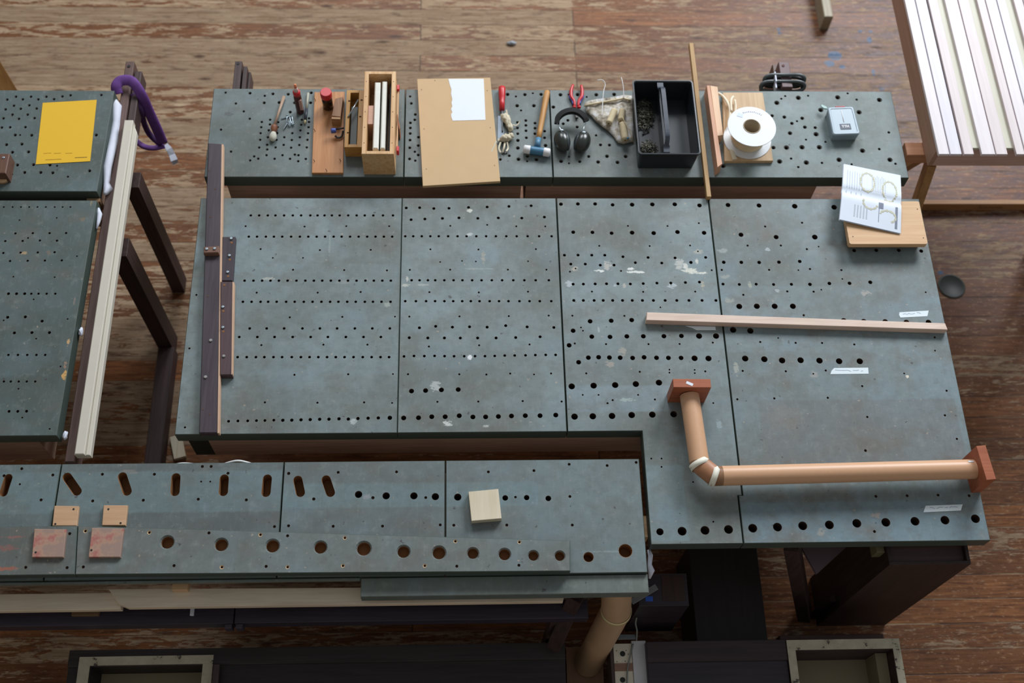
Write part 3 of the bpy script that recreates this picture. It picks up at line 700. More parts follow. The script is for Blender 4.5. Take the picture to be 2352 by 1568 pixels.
for i, (x, y) in enumerate(pts):
    q = A(x + 2, y, .965); vs.append(Vector((q.x + .002*math.sin(i*2.1), q.y, .955 + .012*math.sin(i*1.7))))
m.tube(vs, .012, 8, rads=[.008, .019, .015, .018, .017, .016, .012, .019, .006], flat=1.2)
tag(m.build('white_cloth', CLOTH), 'crumpled white cloth stuffed beside the board with the yellow sheet', 'cloth')
m = MB(); v2 = [A(x, y, .97) for x, y in ((226, 478), (229, 492), (226, 510), (222, 525))]
m.tube(v2, .008, 8, rads=[.004, .010, .007, .003]); tag(m.build('white_cloth', CLOTH), 'small white cloth scrap at the top corner of the chipped left board', 'cloth')
for k, (x, y) in enumerate(((186, 762), (150, 1000))):
    q = A(x, y, .965); m = MB().ball((q.x, q.y, .965), .007, .016, .012, jit=.5)
    tag(m.build('foam_scrap', CLOTH), ('tiny pale scrap sticking out halfway along the chipped left board', 'tiny pale scrap at the front corner of the chipped left board')[k], 'scrap')
# yellow sheet
q = quad([(98, 236), (222, 229), (207, 370), (82, 377)], 1.002)
t = thing('yellow_sheet', 'bright yellow sheet of paper lying on the dark left board', 'paper', A(150, 300, T))
MB().prism(q, 1.0005, 1.0018).build('sheet', YELLOW, t)
m = MB()
for (x0, x1, y, w_) in ((172, 200, 362, .0022), (104, 141, 367, .0012), (100, 118, 352, .0008), (124, 140, 352, .0008), (150, 166, 352, .0008)):
    m.beam(A(x0, y, 1.0023), A(x1, y - (x1-x0)*.05, 1.0023), w_, .0004)
m.build('printed_lines', plain('grey_print', (120, 96, 40), .8), t)
# wooden bracket at far left edge
t = thing('wooden_bracket', 'brown wooden bracket with pale rounded foot at the left picture edge', 'bracket', A(5, 400, T))
q = A(22, 352, 1.06); q2 = A(20, 398, 1.06)
MB().box(-1.90, q.x, q2.y, q.y, 1.0, 1.06, .003).build('block', wood('bracketwood', (120, 86, 70), (96, 66, 52), 'y'), t)
q3 = A(3, 404, 1.02)
MB().lathe([(.030, 0), (.030, .02)], Matrix.Translation((q3.x, q3.y + .006, 1.0005)), 24).build('foot', PINE, t)
MB().lathe([(.006, 0), (.004, .003)], Matrix.Translation(A(8, 362, 1.06)), 10).build('screw', STEEL, t)
# tan plank behind at far left
t = MB(); t.beam(A(-40, 120, .75), A(50, 268, .35), .085, .02)
tag(t.build('tan_board', wood('tanboard', (170, 128, 76), (140, 100, 56), 'z')), 'tan board leaning behind the left chest at the top left corner', 'board')
t = MB(); t.beam(A(-50, 205, .78), A(10, 240, .5), .06, .02)
tag(t.build('white_board', WHITEB), 'white painted panel edge behind the tan board at far left', 'panel')
# purple strap
t = thing('purple_strap', 'purple webbing loop hanging over the end of the dark trestle rail', 'strap', A(300, 200, .95))
def spl(pts, n=8):
    out = []; P = [Vector(p) for p in pts]; P = [P[0]*2 - P[1]] + P + [P[-1]*2 - P[-2]]
    for i in range(1, len(P) - 2):
        for k in range(n):
            s_ = k / n; a, b, c, d = P[i-1:i+3]
            out.append(.5 * ((2*b) + (c-a)*s_ + (2*a-5*b+4*c-d)*s_*s_ + (3*b-a-3*c+d)*s_**3))
    out.append(P[-2]); return out
loop = [A(271, 216, .955), A(267, 199, .975), A(277, 186, .982), A(298, 185, .982), A(312, 197, .975), A(327, 222, .94), A(343, 258, .86), A(360, 295, .78), A(374, 328, .70)]
MB().tube(spl(loop), .021, 12, rads=None, flat=.42).build('webbing', PURPLE, t)
loop = [A(303, 215, .94), A(322, 250, .90), A(332, 285, .80), A(345, 310, .72), A(370, 333, .69)]
MB().tube(spl(loop), .012, 10, flat=.5).build('webbing_return', plain('purple_dark', (66, 36, 84), .8), t)
loop = [A(300, 300, .80), A(312, 322, .72), A(330, 336, .70), A(352, 340, .69), A(377, 335, .68)]
MB().tube(spl(loop), .014, 10, flat=.6).build('webbing_return', PURPLE, t)
ribbon([A(380, 332, .68), A(388, 342, .67), A(395, 355, .65), A(400, 368, .64), A(403, 376, .62)], [.02, .026, .026, .030, .022], .004, nrm=(.3, -.3, 1)).build('white_tag', CLOTH, t)
# posts behind rear chest
t = thing('support_rails', 'pair of brown support rails poking out behind the rear chest at left', 'rail', (-.91, 3.1, 0))
a = A(540, 140, .93); b = A(556, 142, .93)
MB().box(a.x, b.x, 2.99, a.y, .85, .93, .002).build('rail', DKY, t)
a2 = A(559, 152, .93); b2 = A(568, 152, .93); MB().box(a2.x, b2.x, 2.99, a2.y, .85, .93, .002).build('rail', DKY, t)
a3 = A(571, 165, .90); b3 = A(576, 165, .90); MB().box(a3.x, b3.x, 2.99, a3.y, .83, .90, .002).build('rail', DKY, t)
MB().lathe([(.006, 0), (.006, .002)], Matrix.Translation(A(547, 146, .93)), 10).build('bolt_hole', BLACKM, t)
MB().box(a.x, b3.x, 3.01, 3.07, 0, .83).build('leg', DKZ, t)
t = thing('support_bracket', 'brown double bracket behind the rear chest at right, grey cables below', 'bracket', (1.36, 3.1, 0))
a = A(1788, 142, .97); b = A(1812, 142, .97)
MB().box(a.x, b.x, 2.99 + .06, a.y, .90, .97, .002).build('bracket_arm', wood('bracket_brown', (120, 96, 98), (96, 74, 76), 'y'), t)
a2 = A(1774, 148, .92); b2 = A(1787, 148, .92)
MB().box(a2.x, b2.x, 3.02, a2.y, .5, .92, .002).build('bracket_arm', wood('bracket_brown2', (108, 84, 72), (84, 62, 52), 'y'), t)
MB().lathe([(.006, 0), (.006, .002)], Matrix.Translation(A(1799, 151, .97)), 12).build('bolt', plain('rust', (84, 44, 40), .7), t)
MB().box(a2.x, b.x, 3.05, 3.10, 0, .5).build('leg', DKZ, t)
def cable(z, y0, w0, label):
    t = thing('cable_coil', label, 'cable', A(1800, y0, z), 'grey cable coils behind the rear chest')
    a = A(1747 + w0, y0, z); b = A(1848, y0, z)
    n = 40; P = []
    for i in range(n):
        th_ = 2*math.pi*i/n
        P.append(Vector(((a.x+b.x)/2 + (b.x-a.x)/2*math.cos(th_), a.y + .014*math.sin(th_), z + .02*math.sin(th_) + .006*math.sin(3*th_))))
    MB().tube(P, .0075, 8, closed=True).build('coil', plain('cable_grey', (84, 90, 92), .35), t)
    P2 = [p + Vector((0, .002, -.018)) + (p - Vector(((a.x+b.x)/2, a.y, z))) * -.05 for p in P]
    MB().tube(P2, .007, 8, closed=True).build('coil', BLACK, t)
    q = A(1781, y0, z + .012); MB().box(q.x-.003, q.x+.003, a.y-.024, a.y+.024, z-.012, z+.022).build('cable_tie', CLOTH, t)
cable(.965, 183, 8, 'upper grey cable coil with white tie behind the rear chest')
cable(.955, 198, 0, 'lower grey cable coil touching the rear board edge')

# ------------------------------------------------------------------ dark rails across the first board
t = thing('dark_rail', 'long dark brown rail laid across the rear and middle chests', 'rail', A(480, 700, T))
q = quad([(478, 328), (512, 330), (500, 994), (457, 994)], 1.026)
MB().prism(q, 1.0003, 1.026, .003).build('rail', wood('railwood', (82, 72, 80), (62, 52, 58), 'y', .5), t)
q = quad([(509, 331), (513.5, 332), (504, 994), (499.5, 994)], 1.0265)
MB().prism(q, 1.004, 1.0265).build('pale_edge', plain('pale_edge', (206, 170, 142), .7), t)  # pale strip paints the highlight on the rail's right-hand bevel
for x, y in ((480, 392), (493, 434), (484, 498), (477, 680), (466, 940), (481, 951)):
    MB().lathe([(.0035, 0), (.0035, .0006)], Matrix.Translation(A(x, y, 1.026)), 10).build('screw_hole', SCREWH, t)
def bolt(x, y, z, r, par, mt=STEEL):
    MB().lathe([(r, 0), (r, .003), (r*.7, .005)], Matrix.Translation(A(x, y, z)), 14).build('bolt_head', mt, par)
DOWEL = plain('dowel_cap', (150, 148, 146), .5)
for x, y in ((484, 782), (472, 866)): bolt(x, y, 1.026, .006, t, DOWEL)
t = thing('wooden_cleat', 'small brown cleat with two bright bolts on the long dark rail', 'cleat', A(485, 578, 1.026))
q = quad([(468, 566), (503, 564), (502, 580), (467, 581)], 1.048)
MB().prism(q, 1.0262, 1.048, .003).build('block', wood('cleatwood', (140, 104, 88), (112, 80, 66), 'x'), t)
bolt(475, 572, 1.048, .0055, t); bolt(493, 571, 1.048, .0055, t)
t = thing('dark_strip', 'short dark strip with three bright bolts beside the long rail', 'strip', A(525, 595, T))
q = quad([(511, 543), (541, 543), (534, 645), (506, 645)], 1.022)
MB().prism(q, 1.0003, 1.022, .003).build('strip', wood('stripwood', (76, 66, 74), (56, 48, 54), 'y', .5), t)
for x, y in ((531, 548), (527, 587), (523, 625)):
    bolt(x, y, 1.022, .0055, t); MB().lathe([(.0045, 0), (.0045, .0006)], Matrix.Translation(A(x+1, y+9, 1.022)), 10).build('screw_hole', HOLEB, t)
t = thing('dark_strip', 'longer dark strip with pale edge, in front of the short one', 'strip', A(520, 750, T))
q = quad([(506, 646), (537, 646), (533, 861), (505, 861)], 1.030)
MB().prism(q, 1.0003, 1.030, .003).build('strip', wood('stripwood2', (94, 74, 78), (72, 54, 58), 'y', .5), t)
q = quad([(534, 647), (538, 648), (534, 858), (531.5, 860)], 1.0305); MB().prism(q, 1.006, 1.0305).build('pale_edge', plain('pale_edge2', (206, 170, 142), .7), t)  # pale strip along the right-hand edge
for x, y in ((512, 705), (512, 752), (514, 818)):
    bolt(x, y, 1.030, .0055, t, DOWEL if y > 800 else STEEL)
for x, y in ((515, 654), (513, 714), (513, 761)): MB().lathe([(.0045, 0), (.0045, .0006)], Matrix.Translation(A(x, y, 1.030)), 10).build('screw_hole', HOLEB, t)

# ------------------------------------------------------------------ things on the rear boards
# brush
t = thing('round_brush', 'small round brush with long bare wooden handle and white bristles', 'brush', A(640, 265, T))
a, b = A(652, 222, 1.010), A(631, 286, 1.013)
MB().tube([a, a.lerp(b, .5), b], .0055, 10, rads=[.0065, .005, .0055]).build('handle', wood('brush_handle', (196, 168, 146), (168, 138, 116), 'y'), t)
d = (A(626, 322, 1.013) - b).normalized()
MB().lathe([(.005, 0), (.012, .006), (.014, .018), (.010, .028), (.009, .040)], axisM(b, d), 16).build('ferrule', plain('copper_ferrule', (140, 88, 62), .4), t)
MB().lathe([(.009, 0), (.014, .014), (.014, .026), (.009, .036), (.003, .040)], axisM(b + d * .038, d), 16).build('bristles', plain('bristles', (208, 206, 190), .9, 0, .15, 120), t)
# screws
SC = []
for i, ((x0, y0), (x1, y1)) in enumerate((((645, 273), (669, 266)), ((657, 285), (660, 264)), ((650, 298), (663, 279)), ((665, 292), (668, 272)), ((671, 266), (674, 291)), ((661, 290), (667, 274)), ((664, 268), (670, 283)))):
    z = 1.0035 + .0006 * i
    a, b = A(x0, y0, z), A(x1, y1, z); d = (b - a).normalized(); L = (b - a).length
    if i == 0:
        t0 = thing('zinc_screw', 'bright zinc screw in the loose bunch beside the brush', 'screw', a, 'zinc screws beside the brush')
        MB().lathe([(.0008, 0), (.0022, .006), (.0022, L * .8), (.0022, L * .86)], axisM(a, d), 8).build('shank', STEEL, t0)
        MB().lathe([(.0022, L * .86), (.0050, L * .97), (.0050, L)], axisM(a, d), 12).build('head', STEEL, t0)
        base_q = d.to_track_quat('Z', 'Y')
    else:
        r = t0.copy(); C.objects.link(r); r.location = a; r.rotation_mode = 'QUATERNION'; r.rotation_quaternion = d.to_track_quat('Z', 'Y') @ base_q.inverted()
        for chd in list(t0.children):
            c2 = chd.copy(); C.objects.link(c2); c2.parent = r
# glue bottle
p = A(690, 257, 1.0); t = thing('glue_bottle', 'upright brown glue bottle with red collar and orange nozzle', 'bottle', p)
M = Matrix.Translation(p)
gb = MB().lathe([(.0135, .0005), (.015, .004), (.015, .098), (.011, .108)], M, 24).build('body', plain('brown_bottle', (78, 34, 32), .3), t)
MB().lathe([(.012, .108), (.0145, .110), (.0145, .126), (.010, .131)], M, 24).build('collar', RED, t)
MB().lathe([(.0095, .131), (.006, .150), (.005, .152)], M, 20).build('nozzle', plain('nozzle_white', (238, 214, 210), .4), t)
MB().lathe([(.0058, .152), (.0045, .168), (.002, .171)], M, 16).build('cap', plain('orange_cap', (240, 140, 96), .4), t)
q = axisM(p, (0, 0, 1)); m = MB(); m.box(p.x + .004, p.x + .0152, p.y - .0147, p.y - .008, p.z + .03, p.z + .09); m.build('label', plain('bottle_label', (190, 150, 140), .6), gb)
# chisel like brush
t = thing('glue_brush', 'thin tool with black grip and pale ends beside the glue bottle', 'tool', A(704, 245, T))
MB().tube([A(708, 214, 1.006), A(704, 250, 1.006)], .0045, 10).build('handle', plain('pale_handle', (176, 174, 156), .6), t)
MB().tube([A(704, 250, 1.006), A(701, 276, 1.006)], .0058, 10).build('grip', plain('grip_black', (46, 52, 62), .5), t)
MB().lathe([(.0045, 0), (.005, .008), (.002, .018)], axisM(A(701, 276, 1.006), A(700, 285, 1.006) - A(701, 276, 1.006)), 10).build('tip', plain('tip_cream', (196, 184, 140), .7), t)
# orange board
t = thing('orange_board', 'narrow orange-brown board with pins, lying left of the small box', 'board', A(753, 305, T))
MB().prism(quad([(722, 211), (791, 210), (788, 397), (716, 397)], 1.012), 1.0004, 1.012, .0015).build('panel', OAKY, t)
for x, y in ((725, 231), (784, 231), (724, 301), (723, 371), (783, 370), (751, 393)):
    MB().tube([A(x, y, 1.012), A(x, y, 1.012) + Vector((-.004, .002, .012))], .0012, 6).build('pin', BLACKM, t)
# jar with red cap
p = A(754, 246, 1.012); t = thing('dark_jar', 'dark brown bottle with bright red screw cap on the orange board', 'jar', p); M = Matrix.Translation(p)
MB().lathe([(.018, .0005), (.0205, .004), (.0205, .062), (.016, .070)], M, 28).build('body', plain('jar_brown', (40, 22, 12), .25), t)
MB().lathe([(.0215, .066), (.0225, .068), (.0225, .092), (.020, .096)], M, 28).build('cap', RED, t)
# wood block with slots + clamp
t = thing('profiled_block', 'brown profiled wooden block standing on the orange board', 'block', A(772, 280, 1.012))
MB().prism(quad([(770, 226), (788, 222), (782, 268), (762, 266)], 1.05), 1.0125, 1.05, .001).build('block', wood('blockwood', (156, 116, 84), (130, 92, 62), 'y'), t)
MB().prism(quad([(762, 268), (782, 269), (781, 274), (761, 273)], 1.054), 1.0125, 1.054, .001).build('lip', wood('blockwood2', (186, 146, 100), (160, 120, 80), 'x'), t)
t = thing('small_clamp', 'small dark screw clamp with a blue knob beside the small box', 'clamp', A(775, 305, 1.012))
a = A(768, 299, 1.04)
MB().tube([A(769, 297, 1.04), A(790, 294, 1.04)], .0035, 8).build('spindle', BLACKM, t)
MB().lathe([(.009, -.010), (.010, -.006), (.010, .006), (.008, .010)], axisM(A(766, 300, 1.040), A(790, 297, 1.04) - A(766, 300, 1.04)), 14).build('knob', BLUEP, t)
MB().tube(spl([A(770, 312, 1.02), A(776, 316, 1.02), (A(785, 313, 1.02)), A(788, 300, 1.03)]), .004, 8).build('jaw', DSTEEL, t)
# small tool box
def obox(name, label, rim, zr, wall, mat, fl=.008, parts=True, hole=None):
    o = quad(rim, zr); c = sum((Vector(p) for p in o), Vector((0, 0))) / 4
    t = thing(name, label, 'box', (c.x, c.y, 1.0))
    P = [Vector(p) for p in o]; x0 = (P[0].x + P[3].x)/2; x1 = (P[1].x + P[2].x)/2; y0 = (P[2].y + P[3].y)/2; y1 = (P[0].y + P[1].y)/2
    wl, wr, wf, wb = wall
    MB().box(x0, x1, y0, y1, 1.0004, 1.0004 + fl).build('bottom', mat, t)
    z0 = 1.0004 + fl
    for nm, bx in (('side_wall', (x0, x0+wl, y0, y1)), ('side_wall', (x1-wr, x1, y0, y1)), ('end_wall', (x0+wl, x1-wr, y0, y0+wf)), ('end_wall', (x0+wl, x1-wr, y1-wb, y1))):
        MB().box(*bx, z0, zr, .001).build(nm, mat, t)
    return t, (x0+wl, x1-wr, y0+wf, y1-wb)
BOXY = wood('box_pine_y', (232, 196, 150), (204, 156, 104), 'y', .5)
YBOX = wood('box_yellow', (206, 158, 90), (178, 128, 62), 'y', .5)
t, inn = obox('small_wooden_box', 'small narrow open wooden box holding grey tools, left of the tall box', [(796, 207), (836, 206), (832, 338), (791, 338)], 1.062, (.015, .020, .014, .014), YBOX)
for x, y in ((800, 231), (828, 229), (798, 268), (825, 267), (797, 304)):
    MB().tube([A(x, y, 1.064), A(x + 5, y, 1.064)], .0014, 6).build('pin', BLACKM, t)
xm = (inn[0] + inn[1]) / 2
t2 = thing('grey_file', 'flat dark grey tool lying inside the small open box', 'tool', (xm, (inn[2]+inn[3])/2, 1.02))
MB().box(inn[0]+.003, inn[1]-.003, inn[2]+.004, inn[3]-.05, 1.012, 1.040, .002).build('blade', plain('tool_grey', (66, 70, 66), .5), t2)
MB().tube([A(800, 268, 1.066), A(823, 229, 1.070)], .0028, 8).build('rod', STEEL, t2)
# tall wooden box
t, inn = obox('tall_wooden_box', 'tall open wooden box holding two white bars', [(837, 164), (907, 163), (907, 353), (831, 354)], 1.135, (.016, .016, .014, .014), BOXY)
for k in range(5):
    for sd in (0, 1):
        y = inn[2] + (inn[3]-inn[2]) * (k + .5) / 5; x = (inn[0]-.008, inn[1]+.008)[sd]
        MB().lathe([(.0016, 0), (.0016, .0008)], Matrix.Translation((x, y, 1.135)), 8).build('nail_head', BLACKM, t)
WBAR = plain('white_bar', (226, 226, 216), .5)
for k, (xa, xb, lab) in enumerate(((861, 874, 'left white bar lying in the tall open wooden box'), (878, 889, 'right white bar lying in the tall open wooden box'))):
    pa, pb = A(xa, 188 - 2*k, 1.12), A(xa - 1, 341, 1.12); pc = A(xb, 188, 1.12)
    wdt = (pc.x - pa.x)
    m = MB().box(pa.x, pa.x + wdt, max(pb.y, inn[2] + .002), min(pa.y, inn[3] - .002), 1.012, 1.12, .004)
    tag(m.build('white_bar', WBAR), lab, 'bar', 'white bars in the tall box')
m = MB().box(inn[0] + .0005, A(860, 260, 1.115).x - .004, A(855, 284, 1.115).y, A(855, 241, 1.115).y, 1.010, 1.112, .001)
tag(m.build('pink_spacer', wood('pinkwood', (206, 166, 146), (186, 142, 120), 'x')), 'pinkish wooden spacer beside the white bars in the tall box', 'block')
m = MB().box(A(891, 260, 1.115).x + .003, inn[1] - .002, inn[2] + .004, inn[3] - .02, 1.010, 1.10, .002)
tag(m.build('black_strip', BLACKM), 'black strip standing at the right inside the tall box', 'strip')
t = thing('bar_clamp', 'thin wooden bar clamp with red jaws against the right side of the tall box', 'clamp', A(913, 280, T))
a = A(915, 205, 1.06); b = A(913, 345, 1.06)
MB().box(a.x - .003, a.x + .003, b.y, a.y, 1.05, 1.062).build('bar', PINEY, t)
MB().box(a.x - .006, a.x + .004, a.y - .010, a.y + .014, 1.045, 1.072, .002).build('jaw', RED, t)
MB().box(b.x - .004, b.x + .006, b.y - .012, b.y + .012, 1.045, 1.072, .002).build('jaw', RED, t)
MB().prism(quad([(911, 264), (913, 262), (919, 292), (917, 298)], 1.066), 1.0005, 1.066).build('wedge', wood('wedge', (176, 112, 66), (150, 90, 50), 'y'), t)
# fibreboard
t = thing('fibreboard_panel', 'tan fibreboard panel overhanging the rear boards, white paper on it', 'panel', A(1050, 300, T))
MB().prism(quad([(958, 181), (1126, 178), (1149, 416), (971, 427)], 1.0135), 1.0004, 1.0135, .001).build('panel', plain('mdf', (204, 172, 130), .7, 0, .05, 18), t)
for x, y in ((968, 206), (1119, 208), (974, 296), (1126, 293), (979, 388), (1136, 380), (999, 185)):
    MB().lathe([(.0018, 0), (.0018, .0004)], Matrix.Translation(A(x, y, 1.0136)), 8).build('screw_hole', SCREWH, t)
q = [(1030, 181), (1111, 181), (1115, 275), (1040, 277), (1037, 270), (1036, 262), (1039, 258), (1036, 250), (1039, 244), (1037, 236), (1039, 228), (1036, 215), (1037, 205), (1034, 197)]
tag(MB().prism(quad(q, 1.0145), 1.0137, 1.0144).build('torn_paper', PAPER), 'white sheet with torn left edge lying on the fibreboard panel', 'paper')
# screwdriver
t = thing('screwdriver', 'screwdriver with fat red handle between fibreboard and mallet', 'screwdriver', A(1153, 240, T))
a = A(1153, 199, 1.016); b = A(1153, 252, 1.014); d = (b - a)
MB().lathe([(.008, 0), (.0135, .004), (.0145, .02), (.0130, .055), (.010, .068), (.0115, .074), (.0105, d.length)], axisM(a, d), 10, smooth=True).build('handle', RED, t)
MB().tube([b, A(1154, 300, 1.008)], .0034, 8).build('shaft', STEEL, t)
# putty knife blade, rags
t = thing('scraper', 'grey scraper blade lying below the red screwdriver', 'scraper', A(1150, 300, T))
MB().prism(quad([(1144, 266), (1156, 266), (1158, 318), (1143, 322)], 1.003), 1.0005, 1.003).build('blade', plain('blade_grey', (112, 122, 132), .4, .5), t)
MB().prism(quad([(1147, 318), (1158, 318), (1156, 328), (1146, 328)], 1.006), 1.0032, 1.006).build('tang', DSTEEL, t)
RAG = plain('cotton_rag', (206, 196, 172), .9, 0, .2, 30)
m = MB()
random.seed(3)
for (x, y, rx, ry) in ((1160, 270, .014, .022), (1167, 278, .013, .025), (1172, 292, .012, .020), (1166, 316, .018, .014), (1158, 318, .015, .013), (1174, 312, .010, .012)):
    p = A(x, y, 1.016); m.ball((p.x, p.y, p.z), rx, ry, .013, 12, 8, jit=.7)
for pts, w_ in (([(1140, 324), (1134, 338), (1128, 350)], .006), ([(1150, 326), (1146, 340), (1150, 350)], .007), ([(1160, 326), (1158, 338), (1155, 349)], .007), ([(1165, 326), (1167, 340), (1163, 347)], .006), ([(1178, 286), (1186, 288), (1192, 282), (1194, 276)], .004), ([(1143, 322), (1156, 320), (1170, 322)], .010), ([(1163, 252), (1165, 262), (1170, 268)], .006)):
    ribbon(spl([A(x, y, 1.013 + .004*math.sin(x)) for x, y in pts], 4), w_, .002, mb=m)
tag(m.build('knotted_rag', RAG), 'knotted cream rag strips lying over the scraper', 'rag')
t = thing('hinge', 'small grey metal hinge among the rag ends below the scraper', 'hinge', A(1158, 347, T))
MB().prism(quad([(1151, 342), (1164, 341), (1165, 352), (1152, 353)], 1.004), 1.0005, 1.004, .001).build('leaf', DSTEEL, t)
# mallet
t = thing('mallet', 'soft-face mallet with wooden handle and blue head with white caps', 'mallet', A(1245, 290, T))
a, b = A(1257, 209, 1.018), A(1237, 318, 1.020); d = b - a; L = d.length
MB().lathe([(.007, 0), (.0115, .004), (.0125, L*.15), (.0115, L*.5), (.0105, L*.85), (.0100, L)], axisM(a, d), 14).build('handle', wood('mallet_wood', (216, 168, 108), (180, 124, 66), 'y'), t)
e = A(1234, 336, 1.020)
MB().tube([b, b.lerp(e, .5), e], .011, 12, rads=[.0112, .0105, .013]).build('socket', plain('mallet_blue', (84, 130, 160), .4), t)
h0, h1 = A(1202, 342, 1.020), A(1264, 351, 1.020); hd = (h1 - h0); HL = hd.length
MB().lathe([(.015, HL*.26), (.0158, HL*.28), (.0158, HL*.74), (.015, HL*.76)], axisM(h0, hd), 20).build('head', plain('mallet_blue2', (70, 120, 152), .35), t)
MB().lathe([(.011, .0), (.0165, .004), (.0168, HL*.24), (.015, HL*.26)], axisM(h0, hd), 20).build('face_cap', WHITEB, t)
MB().lathe([(.015, HL*.74), (.0168, HL*.76), (.0168, HL-.004), (.011, HL)], axisM(h0, hd), 20).build('face_cap', WHITEB, t)
# pliers
t = thing('pliers', 'open pliers with red and blue grips behind the earmuffs', 'pliers', A(1324, 220, T))
for k, pts in enumerate((((1316, 195), (1312, 208), (1312, 222), (1318, 232), (1320, 244)), ((1335, 196), (1337, 208), (1336, 222), (1330, 232), (1328, 244)))):
    P = spl([A(x, y, 1.010) for x, y in pts], 5)
    MB().tube(P, .0055, 10, rads=[.004 + .0025*math.sin(math.pi*i/(len(P)-1)) + .001 for i in range(len(P))]).build('grip', RED, t)
    Q = [q + Vector((-.005 if k == 0 else .005, 0, -.001)) for q in P[9:19]]
    MB().tube(Q, .005, 8).build('grip_side', BLUEP, t)
    p = A((1319, 1330)[k], 246, 1.010); MB().ball((p.x, p.y, p.z), .008, .007, .007, 12, 8).build('grip_guard', RED, t)
MB().prism(quad([(1318, 249), (1331, 249), (1328, 270), (1322, 270)], 1.012), 1.004, 1.012, .001).build('jaws', DSTEEL, t)
# ear defenders
t = thing('ear_defenders', 'black ear defenders with wide black headband, in front of the pliers', 'earmuffs', A(1316, 305, T))
pts = [(1279, 284), (1281, 272), (1290, 262), (1303, 256), (1318, 255), (1332, 260), (1343, 270), (1347, 279)]
bp = spl([A(x, y, 1.040 + .014*math.sin(math.pi*i/7)) for i, (x, y) in enumerate(pts)], 5)
ribbon(bp, .020, .018, nrm=(0, 0, 1), mb=(m := MB())); m.build('headband', plain('band_black', (12, 11, 11), .8), t)
GEY = plain('cup_green_black', (40, 44, 40), .25, 0, .05)
for k, (x, y, rot) in enumerate(((1291, 324, .10), (1337, 326, -.30))):
    p = A(x, y, 1.030)
    M = Matrix.Translation(p) @ Matrix.Rotation(rot, 4, 'Z')
    m = MB(); m.ball((0, 0, 0), .033, .049, .032, 24, 16, M=None)
    m.v = [M @ Vector((v.x, v.y, v.z)) for v in m.v]
    m.build('cup', GEY, t)
    s_ = 1 if k == 0 else -1
    m = MB(); m.ball((0, 0, 0), .011, .043, .027, 20, 12); M2 = M @ Matrix.Translation((s_ * .019, 0, -.001)); m.v = [M2 @ Vector(v) for v in m.v]
    m.build('cushion', plain('cushion', (52, 60, 66), .3), t)
    hp = [(1278, 281), (1285, 292), (1291, 305)] if k == 0 else [(1346, 280), (1341, 292), (1339, 305)]
    MB().tube([A(hp[0][0], hp[0][1], 1.045), A(hp[1][0], hp[1][1], 1.056), A(hp[2][0], hp[2][1], 1.060)], .0016, 6).build('wire_yoke', STEEL, t)
    q = A((1290, 1341)[k], (299, 304)[k], 1.058); MB().ball((q.x, q.y, q.z), .009, .005, .004, 12, 6).build('yoke_slide', STEEL, t)
# canvas with rolls
m = MB()
out = [(1342, 243), (1352, 239), (1370, 237), (1390, 234), (1410, 230), (1432, 226), (1449, 228), (1452, 250), (1453, 290), (1456, 328), (1446, 330), (1432, 334), (1417, 330), (1410, 316), (1398, 305), (1380, 293), (1366, 280), (1358, 270), (1346, 262)]
cen = A(1415, 270, 1.0); n = len(out); vs = []; fs = []; rings = 6
for k in range(rings + 1):
    s_ = k / rings
    for i, (x, y) in enumerate(out):
        q = A(x, y, 1.0); p = cen.lerp(q, s_)
        z = 1.006 + .008 * (1 + noise.noise(Vector((p.x * 38, p.y * 38, 1)))) + (.010 if k == rings and i < 7 else 0) - (.006 if k == rings and i > 8 else 0)
        vs.append((p.x, p.y, max(z, 1.003)))
for k in range(rings):
    for i in range(n):
        j = (i + 1) % n; fs.append([k*n+i, (k+1)*n+i, (k+1)*n+j, k*n+j])
m.add(vs, fs, 0, True)
CAN = NT('dirty_canvas'); nv = CAN.noise(CAN.local(), 30, 5, .65)
CANM = CAN.done(CAN.ramp(nv, [(.32, lin(92, 84, 78)), (.43, lin(152, 142, 126)), (.54, lin(196, 190, 178)), (.66, lin(220, 220, 224))]), .9)
o = tag(m.build('canvas_cloth', CANM), 'crumpled dirty canvas cloth between the ear defenders and the black caddy', 'cloth')
sm = o.modifiers.new('thick', 'SOLIDIFY'); sm.thickness = .003; sm.offset = -1
m = MB().tube([A(x, y, 1.024) for x, y in ((1342, 243), (1370, 237), (1400, 232), (1432, 226), (1448, 230))], .0042, 8); 
tag(m.build('cord_edge', TWINE), 'thick cream cord along the far edge of the canvas cloth', 'cord')
rolls = (((1412, 252), (1398, 284), .013, 'cream roll of cloth tape lying aslant on the canvas, left one'), ((1430, 252), (1426, 278), .013, 'cream roll on the canvas next to the caddy, farther one'), ((1430, 282), (1436, 322), .014, 'cream roll on the canvas next to the caddy, nearer one'))
for a, b, r, lab in rolls:
    a, b = A(*a, 1.032), A(*b, 1.032); L = (b - a).length
    t = thing('cloth_roll', lab, 'roll', a.lerp(b, .5), 'cream rolls on the canvas cloth')
    pr = [(r*.5, 0)] + [(r * (1 + .06 * (i % 2)), .003 + (L - .006) * i / 12) for i in range(13)] + [(r*.5, L)]
    MB().lathe(pr, axisM(a, b - a), 16).build('roll', TWINE, t)
    MB().lathe([(.004, L - .0005), (.004, L + .001)], axisM(a, b - a), 10).build('core', HOLEB, t)
q = A(1441, 319, 1.036); tag(MB().ball((q.x, q.y, q.z + .006), .006, .004, .003).build('blue_plug', plain('blue_plug', (60, 130, 170), .5)), 'tiny blue plug on the near end of the canvas pile', 'plug')
m = MB().tube(spl([A(1372, 184, 1.05), A(1384, 184, 1.05), A(1390, 194, 1.045), A(1386, 212, 1.04), A(1384, 240, 1.034), A(1382, 266, 1.028)]), .0017, 6)
tag(m.build('white_wire', WHITEB), 'thin white wire with hooked end on the canvas cloth', 'wire')
